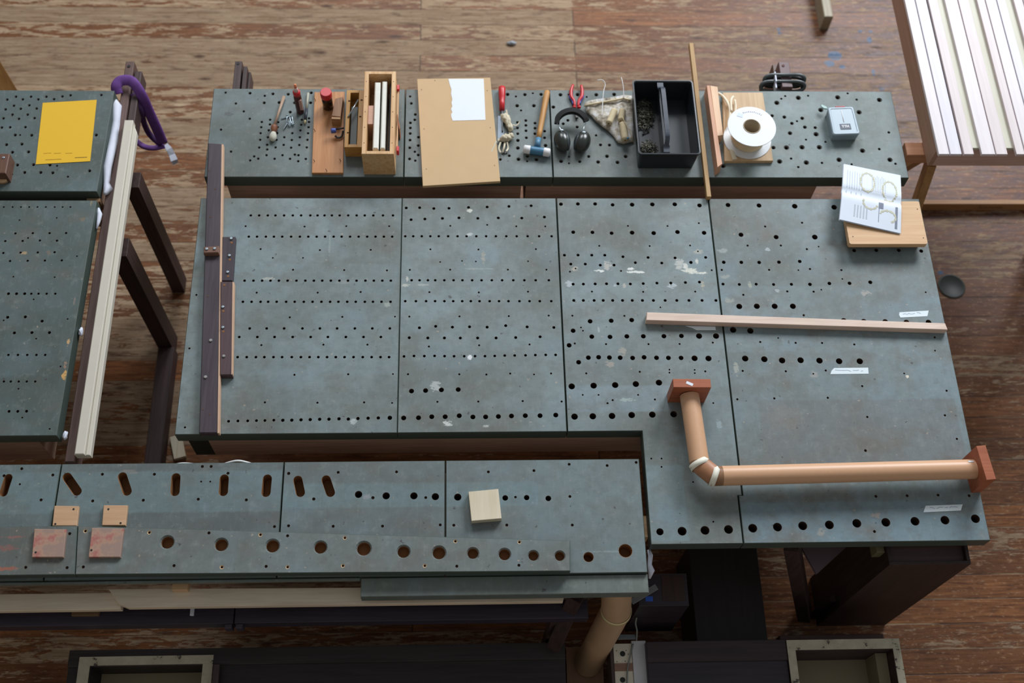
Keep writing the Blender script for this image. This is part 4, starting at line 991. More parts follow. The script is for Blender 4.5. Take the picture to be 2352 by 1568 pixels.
m = MB().tube(spl([A(1427, 178, 1.05), A(1431, 196, 1.045), A(1433, 226, 1.030)]), .0017, 6)
tag(m.build('white_wire', WHITEB), 'short straight white wire beside the black caddy', 'wire')
m = MB().tube([A(1428, 266, 1.050), A(1444, 296, 1.052), A(1457, 330, 1.012)], .0012, 6)
tag(m.build('string', TWINE), 'thin pale string lying across the rolls on the canvas', 'string')
# tool caddy
t = thing('tool_caddy', 'black plastic two-compartment tool caddy with raised centre handle', 'caddy', A(1535, 320, T))
rq = [Vector(p) for p in quad([(1451, 184), (1591, 184), (1610, 353), (1468, 355)], 1.112)]
x0, x1 = (rq[0].x + rq[3].x)/2, (rq[1].x + rq[2].x)/2; y1, y0 = (rq[0].y + rq[1].y)/2, (rq[2].y + rq[3].y)/2
def rrect(x0, x1, y0, y1, r, n=5):
    o = []
    for cx, cy, a0 in ((x1-r, y1-r, 0), (x0+r, y1-r, 90), (x0+r, y0+r, 180), (x1-r, y0+r, 270)):
        for i in range(n + 1):
            a = math.radians(a0 + 90*i/n); o.append((cx + r*math.cos(a), cy + r*math.sin(a)))
    return o
def shell(outr, m, mi=0):
    """stack of rounded rings (poly, z)"""
    n = len(outr[0][0]); vs = []; fs = []
    for poly, z in outr: vs += [(p[0], p[1], z) for p in poly]
    for k in range(len(outr) - 1):
        for i in range(n): j = (i+1) % n; fs.append([k*n+i, k*n+j, (k+1)*n+j, (k+1)*n+i])
    fs.append(list(range(n))[::-1]); fs.append([len(vs)-n+i for i in range(n)])
    m.add(vs, fs, mi, False)
tp = .012; W_ = .004
m = MB()
shell([(rrect(x0+tp, x1-tp, y0+tp, y1-tp, .010), 1.0006), (rrect(x0+.004, x1-.004, y0+.004, y1-.004, .012), 1.103), (rrect(x0, x1, y0, y1, .013), 1.104), (rrect(x0, x1, y0, y1, .013), 1.112), (rrect(x0+.005, x1-.005, y0+.005, y1-.005, .010), 1.1125), (rrect(x0+.008, x1-.008, y0+.008, y1-.008, .010), 1.108), (rrect(x0+tp+W_, x1-tp-W_, y0+tp+W_, y1-tp-W_, .008), 1.006)], m)
m.build('tray', plain('caddy_black', (36, 42, 48), .35, 0, .05), t)
xc0 = A(1515, 190, 1.11).x; xc1 = A(1540, 350, 1.11).x; xc = (xc0 + xc1)/2 - .006
m = MB(); m.box(xc - .003, xc + .003, y0 + .018, y1 - .018, 1.006, 1.085); m.build('divider', plain('caddy_black2', (38, 44, 52), .35), t)
ym = (y0 + y1)/2
hp = spl([(xc, y1 - .012, 1.108), (xc, y1 - .04, 1.112), (xc + .002, y1 - .058, 1.135), (xc + .002, y1 - .09, 1.145), (xc + .002, y0 + .09, 1.145), (xc + .002, y0 + .055, 1.135), (xc, y0 + .035, 1.112), (xc, y0 + .010, 1.108)], 6)
ribbon(hp, [.024] * 8 + [.017] * (len(hp) - 16) + [.024] * 8, .006, mb=(m := MB())); m.build('handle', plain('caddy_handle', (62, 68, 80), .3), t)
# nails: two heaps (uncountable), two single ones
NAILM = plain('nail_steel', (120, 118, 106), .35, .7, .4, 200)
def nail(m, c, ang, L, tilt=0, r=.0013):
    d = Vector((math.cos(ang) * math.cos(tilt), math.sin(ang) * math.cos(tilt), math.sin(tilt)))
    a = Vector(c) - d * L/2; m.tube([a, a + d * L], r, 5); m.lathe([(r*2.4, 0), (r*2.4, .001)], axisM(a, d), 6)
random.seed(5)
for (cx, cy, rx, ry, nn, L, lab) in ((1478, 262, .034, .075, 210, .03, 'heap of nails at the far end of the left caddy compartment'), (1490, 345, .034, .040, 110, .022, 'heap of small nails at the near end of the left caddy compartment')):
    m = MB(); c = A(cx, cy, 1.012)
    for i in range(nn):
        u = random.random() ** .6; th_ = random.uniform(0, 2*math.pi)
        px_ = min(max(c.x + rx*u*math.cos(th_), x0 + .024), xc - .012); py_ = min(max(c.y + ry*u*math.sin(th_), y0 + .024), y1 - .03)
        nail(m, (px_, py_, 1.012 + random.random() * .022 * (1 - u*.8)), random.uniform(0, 6.28), L, random.uniform(-.25, .3))
    tag(m.build('nail_heap', NAILM), lab, 'nails', kind='stuff')
for (x, y, an, lab) in ((1481, 283, .7, 'single loose nail just below the larger nail heap in the caddy'), (1484, 306, .45, 'single loose nail between the two nail heaps in the caddy')):
    m = MB(); nail(m, A(x, y, 1.0095), an, .03, 0, .0017); tag(m.build('nail', plain('nail_dark', (40, 38, 38), .4, .5)), lab, 'nail', 'loose nails in the caddy')
# long thin batten
t = MB(); a = A(1588, 99, 1.022); b = A(1629.5, 452, 1.022)
t.prism([(.9465, b.y), (.9635, b.y), (.9635, a.y), (.9465, a.y)], 1.0004, 1.024, .001)
tag(t.build('thin_batten', wood('batten_tan', (196, 160, 112), (172, 136, 90), 'y', .6)), 'long thin tan batten lying across the rear boards beside the caddy', 'batten')
# plywood angle
t = thing('wooden_bracket', 'pinkish plywood piece with a block glued on, right of the thin batten', 'bracket', A(1640, 330, T))
zt_ = 1.060
m = MB(); q = quad([(1623, 196), (1630, 196), (1659, 376), (1648, 384)], zt_)
m.prism(q, 1.0004, zt_, .001); m.build('plate', wood('pink_ply', (224, 176, 146), (204, 150, 118), 'y', .5), t)
zt_ = 1.050
q = quad([(1631, 196), (1648, 199), (1661, 310), (1648, 312)], zt_)
MB().prism(q, 1.0004, zt_, .001).build('block', wood('pink_block', (240, 208, 176), (224, 184, 148), 'y', .5), t)
# spool on plywood base
t = thing('plywood_base', 'small pale plywood base under the cord spool', 'board', A(1715, 295, T))
MB().prism(quad([(1660, 212), (1752, 212), (1776, 369), (1664, 370)], 1.015), 1.0004, 1.015, .001).build('panel', wood('plybase', (214, 184, 146), (194, 160, 120), 'y', .5), t)
zb = 1.0155; zt_ = zb + .085
ct = A(1727, 290, zt_); t = thing('cord_spool', 'big white plastic spool wound with cream cord', 'spool', (ct.x, ct.y, zb))
WPL = plain('spool_white', (222, 226, 230), .35, 0, .03); M = Matrix.Translation((ct.x, ct.y, zb))
rr_ = .094
MB().lathe([(.034, .0), (rr_, 0), (rr_ + .001, .0015), (rr_, .003), (.034, .003), (.034, 0)], M, 56, cap=False, smooth=False).build('flange', WPL, t)
tf = MB().lathe([(.034, .082), (rr_, .082), (rr_ + .001, .0835), (rr_, .085), (.034, .085), (.034, .082)], M, 56, cap=False, smooth=False).build('flange', WPL, t)
MB().lathe([(.034, .003), (.0345, .086), (.031, .0862), (.031, .003)], M, 40, cap=False).build('core', plain('cardboard_core', (176, 160, 136), .8), t)
MB().lathe([(.064, .004)] + [(.064 + (.0022 if i % 2 else 0), .004 + .077 * (i + .5) / 22) for i in range(22)] + [(.064, .081)], M, 48, cap=False).build('wound_cord', plain('cord_cream', (234, 214, 178), .8), t)
MB().box(-.011, .011, -.009, .009, 0, .0006, M=Matrix.Translation(A(1700, 264, zt_) + Vector((0, 0, .0003))) @ Matrix.Rotation(-.35, 4, 'Z')).build('sticker', plain('sticker', (214, 224, 246), .6), tf)
m = MB()
for i in range(11):
    aa = math.radians(112 - i * 6); rr2 = .070; p = Vector((ct.x + rr2*math.cos(aa), ct.y + rr2*math.sin(aa), zt_ + .0004))
    m.box(-.0018, .0018, -.0028, .0010 if i % 3 else .003, 0, .0003, M=Matrix.Translation(p) @ Matrix.Rotation(aa - math.pi/2, 4, 'Z'))
m.build('handwriting', plain('pencil', (170, 172, 186), .8), tf)
CORD = plain('cord_white', (236, 224, 200), .8)
m = MB().tube(spl([A(1650, 214, 1.022), A(1661, 222, 1.025), A(1672, 238, 1.03), A(1677, 256, 1.035), A(1674, 285, 1.035)]), .0055, 8)
tag(m.build('cord_end', CORD), 'loose cream cord end curving from the plywood block to the spool', 'cord')
m = MB().tube(spl([A(1684, 222, 1.03), A(1679, 232, 1.035), A(1680, 256, 1.04)]), .0052, 8).tube(spl([A(1688, 230, 1.028), A(1690, 246, 1.03), A(1688, 262, 1.03)]), .0042, 8)
tag(m.build('cord_end', CORD), 'short cream cord ends sticking up behind the spool', 'cord')
m = MB().prism(quad([(1675, 340), (1684, 343), (1694, 363), (1683, 365)], 1.024), 1.0152, 1.022, .002)
tag(m.build('wooden_wedge', CREAM), 'small cream wooden wedge poking out under the spool', 'wedge')
# grey case
t = thing('grey_case', 'small light grey plastic case with red latch on the rear board', 'case', A(1940, 290, T))
zt_ = 1.045; q = [Vector(p) for p in quad([(1901, 246), (1960, 244), (1976, 307), (1914, 309)], zt_)]
x0, x1, y0, y1 = (q[0].x+q[3].x)/2, (q[1].x+q[2].x)/2, (q[2].y+q[3].y)/2, (q[0].y+q[1].y)/2
GC = plain('case_grey', (154, 172, 184), .35, 0, .04)
def text_mesh(name, body, size, loc, rot, mat, par=None, label=None, bold=0.0):
    cu = bpy.data.curves.new(name, 'FONT'); cu.body = body; cu.size = size; cu.extrude = .0002; cu.align_x = 'CENTER'; cu.align_y = 'CENTER'; cu.offset = bold
    ob = bpy.data.objects.new(name, cu); C.objects.link(ob)
    dg = bpy.context.evaluated_depsgraph_get(); me = bpy.data.meshes.new_from_object(ob.evaluated_get(dg))
    bpy.data.objects.remove(ob); o = bpy.data.objects.new(name, me); C.objects.link(o); me.materials.clear(); me.materials.append(mat)
    o.rotation_euler = (0, 0, rot)
    if par: o.parent = par; o.location = Vector(loc) - wloc(par)
    else: o.location = loc
    return o
def rq(q, ins, r, n=5):
    """quad corners (tl, tr, br, bl) inset and rounded"""
    c = [q[1], q[0], q[3], q[2]]; out = []
    P = []
    for i in range(4):
        a, b, d = c[i-1], c[i], c[(i+1) % 4]; e1 = (a-b).normalized(); e2 = (d-b).normalized()
        P.append(b + (e1 + e2) * ins)
    for i in range(4):
        a, b, d = P[i-1], P[i], P[(i+1) % 4]; e1 = (a-b).normalized(); e2 = (d-b).normalized()
        for k in range(n + 1):
            s_ = k / n; p = (b + e1*r) * (1-s_)**2 + b * 2*s_*(1-s_) + (b + e2*r) * s_*s_; out.append((p.x, p.y))
    return out
m = MB(); shell([(rq(q, .003, .008), 1.0006), (rq(q, .001, .009), 1.036)], m); m.build('base', plain('case_base', (138, 156, 168), .4), t)
m = MB(); shell([(rq(q, 0, .010), 1.0363), (rq(q, 0, .010), 1.042), (rq(q, .003, .009), 1.045), (rq(q, .008, .008), 1.045), (rq(q, .010, .007), 1.0432)], m); lid = m.build('lid', GC, t)
def cq(u, v): return q[0].lerp(q[1], u).lerp(q[3].lerp(q[2], u), v)
a_, b_ = cq(.32, 0), cq(.68, 0)
MB().beam((a_.x, a_.y + .003, 1.036), (b_.x, b_.y + .003, 1.036), .005, .014).build('latch', RED, t)
a_, b_ = cq(.5, .13), cq(.5, .56)
MB().tube([(a_.x, a_.y, 1.0438), (b_.x, b_.y, 1.0438)], .0013, 6).build('ridge', WHITEB, lid)
MB().prism([tuple(cq(u, v)) for u, v in ((.32, .62), (.72, .62), (.72, .82), (.32, .82))], 1.0433, 1.0446, .0003).build('badge', plain('badge', (62, 72, 92), .5), lid)
ct_ = cq(.52, .72); dr_ = (q[1] - q[0])
text_mesh('lettering', 'TTH', .015, (ct_.x, ct_.y, 1.0449), math.atan2(dr_.y, dr_.x), WHITEB, lid, bold=.0006)
MB().prism(quad([(1886, 238), (1891, 240), (1899, 244), (1901, 249), (1893, 248), (1887, 244)], 1.030), 1.022, 1.028, .001).build('tag', plain('tag_mint', (176, 204, 200), .6), t)
# square plate with hole
t = thing('square_plate', 'pale square wooden plate with round hole, half under the leaflet', 'plate', A(2030, 515, T))
zt_ = 1.058; zb_ = 1.034
q = [Vector(p) for p in quad([(1936, 462), (2112, 462), (2130, 560), (1950, 560)], zt_)]
hc = A(2040, 508, zt_); hr = .048
xa, xb, ya, yb2 = (q[0].x+q[3].x)/2, (q[1].x+q[2].x)/2, (q[2].y+q[3].y)/2, (q[0].y+q[1].y)/2
m = MB(); seg = 32; rp = rrect(xa, xb, ya, yb2, .008, 7); 
inner = [(hc.x + hr*math.cos(2*math.pi*(i+.5)/seg), hc.y + hr*math.sin(2*math.pi*(i+.5)/seg)) for i in range(seg)]
# rounded square corners split into as many points as the hole
rv, re, rf, *_ = geometry.delaunay_2d_cdt([Vector(p) for p in rp + inner], [(i, (i+1) % len(rp)) for i in range(len(rp))] + [(len(rp)+i, len(rp)+(i+1) % seg) for i in range(seg)], [], 1, 1e-7)
kf = [list(f) for f in rf if (sum((rv[i] for i in f), Vector((0, 0)))/3 - hc.xy).length > hr]
kf = [f if (rv[f[1]]-rv[f[0]]).cross(rv[f[2]]-rv[f[0]]) > 0 else f[::-1] for f in kf]
m.add([(p.x, p.y, zt_) for p in rv], kf); m.add([(p.x, p.y, zb_) for p in rv], [f[::-1] for f in kf])
for lp, fl_ in ((rp, False), (inner, True)):
    n = len(lp); V = [(p[0], p[1], zt_) for p in lp] + [(p[0], p[1], zb_) for p in lp]
    fs = [[i, i+n, (i+1) % n + n, (i+1) % n] for i in range(n)]
    m.add(V, [f[::-1] for f in fs] if fl_ else fs)
m.build('plate', wood('plate_wood', (222, 184, 142), (206, 164, 120), 'x', .5, blotch=.2), t)
for x_, y_ in ((xa + .02, ya + .03), (xb - .02, ya + .03), (xa + .02, yb2 - .03), (xb - .02, yb2 - .03)):
    MB().lathe([(.010, 1.0004), (.010, zb_ - .0005)], Matrix.Translation((x_, y_, 0)), 14).build('foot', PINE, t)
for x, y in ((1959, 543), (2121, 546), (2107, 480)):
    MB().lathe([(.0022, 0), (.0022, .0004)], Matrix.Translation(A(x, y, zt_ + .0002)), 8).build('screw_hole', SCREWH, t)
# leaflet
t = thing('folded_leaflet', 'creased printed leaflet with brown ring drawings lying on the square plate', 'leaflet', A(2000, 455, 1.06))
cs = [A(1938, 377, 1.062), A(2068, 403, 1.062), A(2068, 537, 1.060), A(1927, 506, 1.066)]
m = MB(); N = 18; vs = []; fs = []
def leaf(u, v, dz=0):
    p = cs[0].lerp(cs[1], u).lerp(cs[3].lerp(cs[2], u), v)
    fold = .010 * math.exp(-((v - .50) / .05) ** 2) * -1 + .012 * (1 - abs(v - .5) * 2)
    return Vector((p.x, p.y, 1.064 + fold + .010 * (1-u) * v * (1 if v > .5 else .6) + dz))
for lay in (0, 1, 2):
    vs = []; fs = []
    for j in range(N + 1):
        for i in range(N + 1): vs.append(leaf(i/N, j/N, -.0016 * lay) + Vector((-.0012, -.0012, 0)) * lay)
    for j in range(N):
        for i in range(N): a = j*(N+1)+i; fs.append([a, a+N+1, a+N+2, a+1])
    m.add(vs, fs, 0, True)
LP = NT('leaflet_paper')
pg = m.build('page', plain('leaflet_white', (216, 224, 236), .55, 0, .02), t)
GP = plain('print_grey', (186, 194, 204), .7); GP2 = plain('print_dark', (126, 134, 150), .7); RG = plain('ring_brown', (204, 202, 176), .7)
def patch(m, u0, u1, v0, v1):
    nv = 8; o = len(m.v); vs = []
    for k in range(nv + 1):
        v = v0 + (v1 - v0) * k / nv; vs += [leaf(u0, v, .0006), leaf(u1, v, .0006)]
    m.add(vs, [[2*k, 2*k+2, 2*k+3, 2*k+1] for k in range(nv)])
m = MB()
for i in range(7): patch(m, .07 + i*.042, .078 + i*.042, .10 + .01*(i % 3), .52 - .05*(i % 2))
for i in range(9): patch(m, .50 + i*.028, .508 + i*.028, .10 + .02*(i % 3), .40)
for i in range(5): patch(m, .22 + i*.05, .24 + i*.05, .70, .90)
m.build('printed_text', GP, pg)
m = MB(); patch(m, .62, .70, .58, .68); patch(m, .90, .94, .60, .95); patch(m, .625, .635, .68, .90); m.build('printed_picture', GP2, pg)
m = MB()
for (cu_, cv, ru, rv_) in ((.42, .26, .12, .17), (.80, .34, .12, .17), (.48, .62, .12, .10), (.78, .78, .13, .09)):
    for k in range(28):
        a0 = 2*math.pi*k/28
        if (cu_ == .48 and not (0.2 < a0 < 3.4)) or (cu_ == .78 and not (3.3 < a0 or a0 < .9)): continue
        w0 = .014 + .006*math.sin(k*2.3)
        P = [leaf(cu_ + (ru + s_*w0)*math.cos(a), cv + (rv_ + s_*w0)*math.sin(a), .0007) for a in (a0, a0 + .20) for s_ in (-1, 1)]
        m.add(P, [[0, 1, 3, 2]])
m.build('printed_rings', RG, pg)

# ------------------------------------------------------------------ things on the middle boards
m = MB(); zt_ = 1.030
q = quad([(1486, 716.5), (2171, 742), (2177, 757), (1484.5, 735)], zt_)
tag(m.prism(q, 1.0004, zt_, .0015).build('pale_batten', wood('pale_beech', (236, 216, 202), (218, 190, 172), 'x', .5)), 'long pale square batten lying across the third and fourth boards', 'batten')
def tape(px_, label, scrib=None):
    t = thing('tape_label', label, 'tape', A(*px_[0], T), None)
    tp_ = MB().prism(quad(px_, 1.0005), 1.0003, 1.0008).build('tape', TAPE, t)
    if scrib:
        (x0, y0), (x1, y1), n = scrib; m = MB(); random.seed(int(x0)); P = []
        for i in range(n):
            s_ = i / (n - 1); P.append(A(x0 + (x1-x0)*s_, y0 + (y1-y0)*s_ + random.uniform(-2.2, 2.2), 1.0011))
        m2 = MB()
        for a, b in zip(P[:-1], P[1:]):
            if random.random() < .75: m2.beam(a, b, .0012, .0002)
        m2.build('handwriting', INK, tp_)
tape([(2066, 717), (2133, 713), (2130, 726), (2068, 729), (2065, 723)], 'white tape label with handwriting above the pale batten near the right edge', ((2074, 721), (2124, 719), 12))
tape([(1916, 845), (1994, 844), (1995, 858), (1907, 859), (1910, 851)], 'white handwritten tape label below the long pale batten', ((1918, 851), (1982, 851), 15))
tape([(2126, 1161), (2211, 1158), (2207, 1172), (2121, 1176)], 'white handwritten tape label beside the big front holes', ((2136, 1167), (2200, 1164), 18))
tape([(1573, 748), (1600, 749), (1643, 750), (1644, 758), (1600, 758), (1590, 753)], 'torn white tape half hidden below the pale batten')
# wooden conduit
zc = 1.066; r = .0335
t = thing('cardboard_conduit', 'L-shaped tan tube with square end plates lying on the right boards', 'tube', A(1620, 1090, T))
a = A(1583.5, 908, zc); b = A(1607, 1066, zc); c = A(1640, 1093, zc); d = A(2238, 1077, zc)
db = (b - a).normalized(); dc = (d - c).normalized(); dm = (c - b).normalized()
def mitre_tube(P, r, seg=32):
    """tube whose ring at each joint lies in the bisecting plane"""
    m = MB(); vs = []; n = len(P)
    for i in range(n):
        if i == 0: nrm = (P[1]-P[0]).normalized(); dr = nrm
        elif i == n-1: nrm = (P[-1]-P[-2]).normalized(); dr = nrm
        else:
            d1 = (P[i]-P[i-1]).normalized(); d2 = (P[i+1]-P[i]).normalized(); nrm = (d1+d2).normalized(); dr = d1
        up = Vector((0, 0, 1)) if abs(dr.z) < .8 else Vector((0, 1, 0))
        sx_ = dr.cross(up).normalized(); sy_ = sx_.cross(dr).normalized()
        for k in range(seg):
            th_ = 2*math.pi*k/seg; q = sx_*(r*math.cos(th_)) + sy_*(r*math.sin(th_))
            q = q - dr * (q.dot(nrm) / dr.dot(nrm)); vs.append(P[i] + q)
    fs = []
    for i in range(n-1):
        for k in range(seg): l = (k+1) % seg; fs.append([i*seg+k, i*seg+l, (i+1)*seg+l, (i+1)*seg+k])
    return m.add(vs, fs, 0, True)
mitre_tube([a, b], r).build('tube', CARD, t); mitre_tube([c, d], r).build('tube', CARD, t)
def ringat(p, d1, d2, r, w_, par, mat=RING):
    n = (d1 + d2).normalized(); M = axisM(p, n); el = MB()
    el.lathe([(r, -w_/2), (r + .0012, -w_/2), (r + .0012, w_/2), (r, w_/2)], M, 40, cap=False).build('joint_tape', mat, par)
P = [a.lerp(b, .97), b, c, c.lerp(d, .03)]
mitre_tube(P, r).build('elbow', plain('card_elbow', (176, 124, 90), .45), t)
ringat(b, db, dm, r * 1.03, .020, t); ringat(c, dm, dc, r * 1.03, .020, t)
sd = Vector((db.y, -db.x, 0)); e = Vector((0, 0, 1))
m = MB(); m.box(-.065, .065, -.016, .016, -.065, .065, .001, M=frame(a + Vector((0, 0, 0)) - db * .018, Vector((1, -.015, 0)))); m.build('end_plate', TERRA, t)
m = MB(); m.box(-.0165, .0165, -.062, .060, -.065, .066, .001, M=frame(d + dc * .014, Vector((1, .09, 0)))); m.build('end_plate', TERRA, t)
p = A(1585, 890, zc + .066); m = MB(); m.box(-.012, .012, -.005, .005, 0, .0006, M=Matrix.Translation((p.x, a.y + .016, zc + .0652)) @ Matrix.Rotation(-.45, 4, 'Z')); m.build('sticker', PAPER, t)
p = A(2228, 1060, zc + .03); m = MB(); m.box(-.009, .009, -.0035, .0035, 0, .0006, M=Matrix.Translation((d.x - .020, d.y + .017, zc + .0293)) @ Matrix.Rotation(-.55, 4, 'X')); m.build('sticker', PAPER, t)
# front board blocks
q = quad([(1076, 1129), (1144.5, 1122.5), (1152, 1190), (1083, 1196)], 1.028)
m = MB().prism(q, 1.0004, 1.028, .001); tag(m.build('wooden_block', wood('creamblock', (232, 220, 196), (218, 204, 176), 'y')), 'cream square wooden block alone on the front right board', 'block')
LB = wood('light_block', (216, 178, 142), (198, 156, 120), 'x', .6)
RB = NT('red_smeared'); nv = RB.noise(RB.local(), 22, 4, .6); RBM = RB.done(RB.ramp(nv, [(.38, lin(168, 104, 96)), (.5, lin(176, 140, 120)), (.6, lin(156, 130, 118))]), .6)
def sq(pix, z0, th, mat, label, holes, grp):
    t = thing('square_pad', label, 'block', A(pix[0][0] + 25, pix[0][1] + 30, z0), grp)
    MB().prism(quad(pix, z0 + th), z0 + .0004, z0 + th, .0015).build('pad', [mat], t)
    for x, y in holes: MB().lathe([(.0035, 0), (.0035, .0006)], Matrix.Translation(A(x, y, z0 + th)), 10).build('screw_hole', BLACKM, t)
sq([(125, 1161), (181, 1162), (176, 1207), (120, 1207)], 1.0, .014, LB, 'left plain pinewood pad above the red strip', [(169, 1169), (127, 1203)], 'square pads on the front chest')
sq([(238, 1160), (293, 1160), (288, 1206), (234, 1206)], 1.0, .014, LB, 'right plain pinewood pad on the slotted board', [(249, 1169), (277, 1201)], 'square pads on the front chest')
sq([(79, 1214), (152, 1215), (145, 1279), (73, 1279)], 1.035, .014, RBM, 'red-smeared square pad nearer the left picture edge', [(82, 1268)], 'square pads on the front chest')
sq([(211, 1212), (284, 1213), (276, 1279), (203, 1279)], 1.035, .014, RBM, 'red-smeared square pad at the end of the long raised strip', [(210, 1263)], 'square pads on the front chest')
# ------------------------------------------------------------------ tray of slats at upper right
zt_ = 1.10; c0 = A(2151, 346, zt_)
t = thing('slat_tray', 'big shallow wooden tray full of pale slats at the upper right corner', 'tray', (c0.x + .4, c0.y + .6, 1.0))
FW = wood('tray_wood', (186, 150, 130), (168, 130, 112), 'y', .5); FWX = wood('tray_wood_x', (214, 184, 172), (196, 162, 150), 'x', .5)
X1 = c0.x + .95; Y1 = c0.y + 1.25
MB().box(c0.x, c0.x + .018, c0.y, Y1, 1.0, zt_, .001).build('side_board', FW, t)
MB().box(X1 - .018, X1, c0.y, Y1, 1.0, zt_, .001).build('side_board', FW, t)
MB().box(c0.x + .0185, X1 - .0185, c0.y, c0.y + .018, 1.0, zt_, .001).build('end_board', FWX, t)
MB().box(c0.x + .0185, X1 - .0185, c0.y + .019, Y1, 1.0, 1.012).build('bottom', PINE, t)
# slats
low = [(2064, 2077), (2154, 2169), (2226, 2243), (2310, 2327), (2392, 2408)]
top = [(2077, 2101.5), (2102, 2128), (2131, 2154), (2169, 2199.5), (2200, 2226), (2243, 2262.5), (2263, 2288.5), (2289, 2310), (2327, 2349), (2350, 2372), (2373, 2392), (2410, 2434), (2436, 2460)]
SM = [wood('slat_%s' % k, c1, c2, 'y', .45, blotch=.1) for k, c1, c2 in (('white', (224, 216, 219), (212, 203, 206)), ('rosy', (216, 204, 204), (203, 189, 190)), ('pale', (217, 214, 221), (206, 201, 209)))]
SG = wood('slat_green', (206, 204, 188), (190, 186, 166), 'y', .5, blotch=.1)
places = ['first', 'second', 'third', 'fourth', 'fifth', 'sixth', 'seventh', 'eighth', 'ninth', 'tenth', 'eleventh', 'twelfth', 'thirteenth']
yf = A(2200, 354, 1.126).y; yl = A(2160, 345, 1.112).y
for i, (xa_, xb_) in enumerate(top):
    a_, b_ = A(xa_, 0, 1.126).x, A(xb_, 0, 1.126).x
    m = MB().box(a_ + .0016, b_ - .0016, yf, Y1 + .1 + .01 * (i % 3), 1.1132, 1.126, .0012)
    m2 = m.build('upper_lath', SM[(i * 2) % 3 if i != 4 else 1])
    tag(m2, places[i] + ' upper pale slat from the left in the tray', 'slat', 'upper slats in the tray')
for i, (xa_, xb_) in enumerate(low):
    a_, b_ = A(xa_, 0, 1.112).x, A(xb_, 0, 1.112).x
    if i == 0: a_ = max(a_, c0.x + .019)
    m = MB().box(a_ - .012, b_ + .012, c0.y + .0195 if False else yl + .010, Y1 + .05, 1.1005, 1.1128, .0012) if i else MB().box(a_ - .004, b_ + .012, yl + .010, Y1 + .05, 1.1005, 1.1128, .0012)
    tag(m.build('lower_lath', SG), places[i] + ' lower cream slat from the left in the tray', 'slat', 'lower slats in the tray')
for k in range(2):
    y_ = (c0.y + .12, Y1 - .15)[k]
    tag(MB().box(c0.x + .02, X1 - .02, y_ - .02, y_ + .02, 1.0125, 1.1).build('support_batten', PINE), ('near', 'far')[k] + ' cross batten under the slats inside the tray', 'batten')
t = thing('trestle', 'pale wooden trestle carrying the slat tray', 'trestle', (c0.x + .2, c0.y + .2, 0))
a_ = A(2078, 327, .985); 
MB().box(a_.x, X1 - .1, A(2100, 356, .985).y, a_.y, .93, .985, .002).build('cross_bar', wood('cross_pink', (214, 160, 128), (194, 138, 104), 'x', .5), t)
for x_ in (c0.x + .05, X1 - .03):
    for s_ in (-1, 1):
        yy = (A(2100, 356, .985).y + a_.y) / 2
        MB().beam((x_, yy + s_*.03, .93), (x_ - .02, yy + s_*(.38 if x_ < 2.3 else .1), .02), .035, .05).build('leg', wood('leg_pine', (188, 146, 96), (162, 120, 74), 'z', .5), t)
a_ = A(2120, 470, .03)
t = thing('floor_beam', 'pale pencil-marked beam lying on the floor right of the square plate', 'beam', (2.4, a_.y, 0))
MB().box(2.0, 3.2, a_.y - .012, a_.y + .012, .0005, .055, .001).build('beam', wood('beam_tan', (176, 132, 88), (150, 108, 68), 'x', .5), t)
p = A(2275, 472, .03); o = text_mesh('pencil_writing', 'Sonne', .05, (p.x, a_.y - .0123, .027), 0, plain('pencil2', (90, 66, 48), .8), t); o.rotation_euler = (math.pi/2, 0, 0); o.scale = (1, .7, 1)
# block at the top edge
a_, b_ = A(1894, 38, .10), A(1910, 38, .10)
tag(MB().box(a_.x, b_.x + .01, a_.y, a_.y + .9, .0005, .10, .003).build('wooden_beam', wood('graybeam', (168, 160, 140), (140, 128, 104), 'y')), 'short grey wooden beam on the floor at the top edge, right of centre', 'beam')
# floor socket disc
c = A(2186, 657, .003)
t = thing('floor_socket', 'round black floor socket cover in the boards at right', 'cover', (c.x, c.y, 0))
MB().lathe([(.062, .0003), (.062, .004), (.058, .005), (.056, .0035), (.0, .0035)], Matrix.Translation((c.x, c.y, 0)), 40).build('lid', plain('socket_black', (36, 40, 38), .5), t)
MB().lathe([(.0625, .0003), (.0655, .0003), (.0655, .003), (.0625, .003)], Matrix.Translation((c.x, c.y, 0)), 40, cap=False).build('rim', plain('socket_rim', (72, 70, 58), .5), t)
# small crumbs
c = A(1175, 100, .005); tag(MB().ball((c.x, c.y, .009), .022, .012, .009, jit=.5).build('grey_lump', plain('lump', (150, 156, 164), .6)), 'small grey lump of putty on the floor behind the screwdriver', 'lump')

# ------------------------------------------------------------------ below the front chest
z_ = .90; yb_, yf_ = A(700, 1357, z_).y, A(700, 1389, z_).y
xr = A(1305, 1370, z_).x; xm_ = A(262, 1360, z_).x
WP = wood('whitewash_plank', (238, 222, 200), (218, 200, 176), 'x', .6)
m = MB().prism([(xm_ - .01, yb_ + .004), (xm_ - .02, yb_ + .016), (xr, yb_ + .004), (xr - .004, yb_ - .020), (xr - .012, yb_ - .022), (xr - .018, yf_), (xm_ + .05, yf_), (xm_ + .02, yf_ + .012)], z_ - .028, z_, .001)
tag(m.build('bare_plank', WP), 'long pale plank with split left end below the front boards', 'plank')
m = MB().box(-2.2, xm_ + .02, yf_ + .002, yb_ + .012, z_ - .058, z_ - .0285, .002)
tag(m.build('bare_plank', WP), 'pale plank at far left tucked under the split end of the long one', 'plank')
q0 = A(410, 1342, .93); tag(MB().box(q0.x - .02, q0.x + .03, yb_ + .002, 1.04, .902, .930, .001).build('spacer_block', PINE), 'small pale spacer block in the dark gap below the front boards', 'block')
t = thing('dark_table_frame', 'dark brown table frame below the pale planks', 'frame', (-.5, .98, 0))
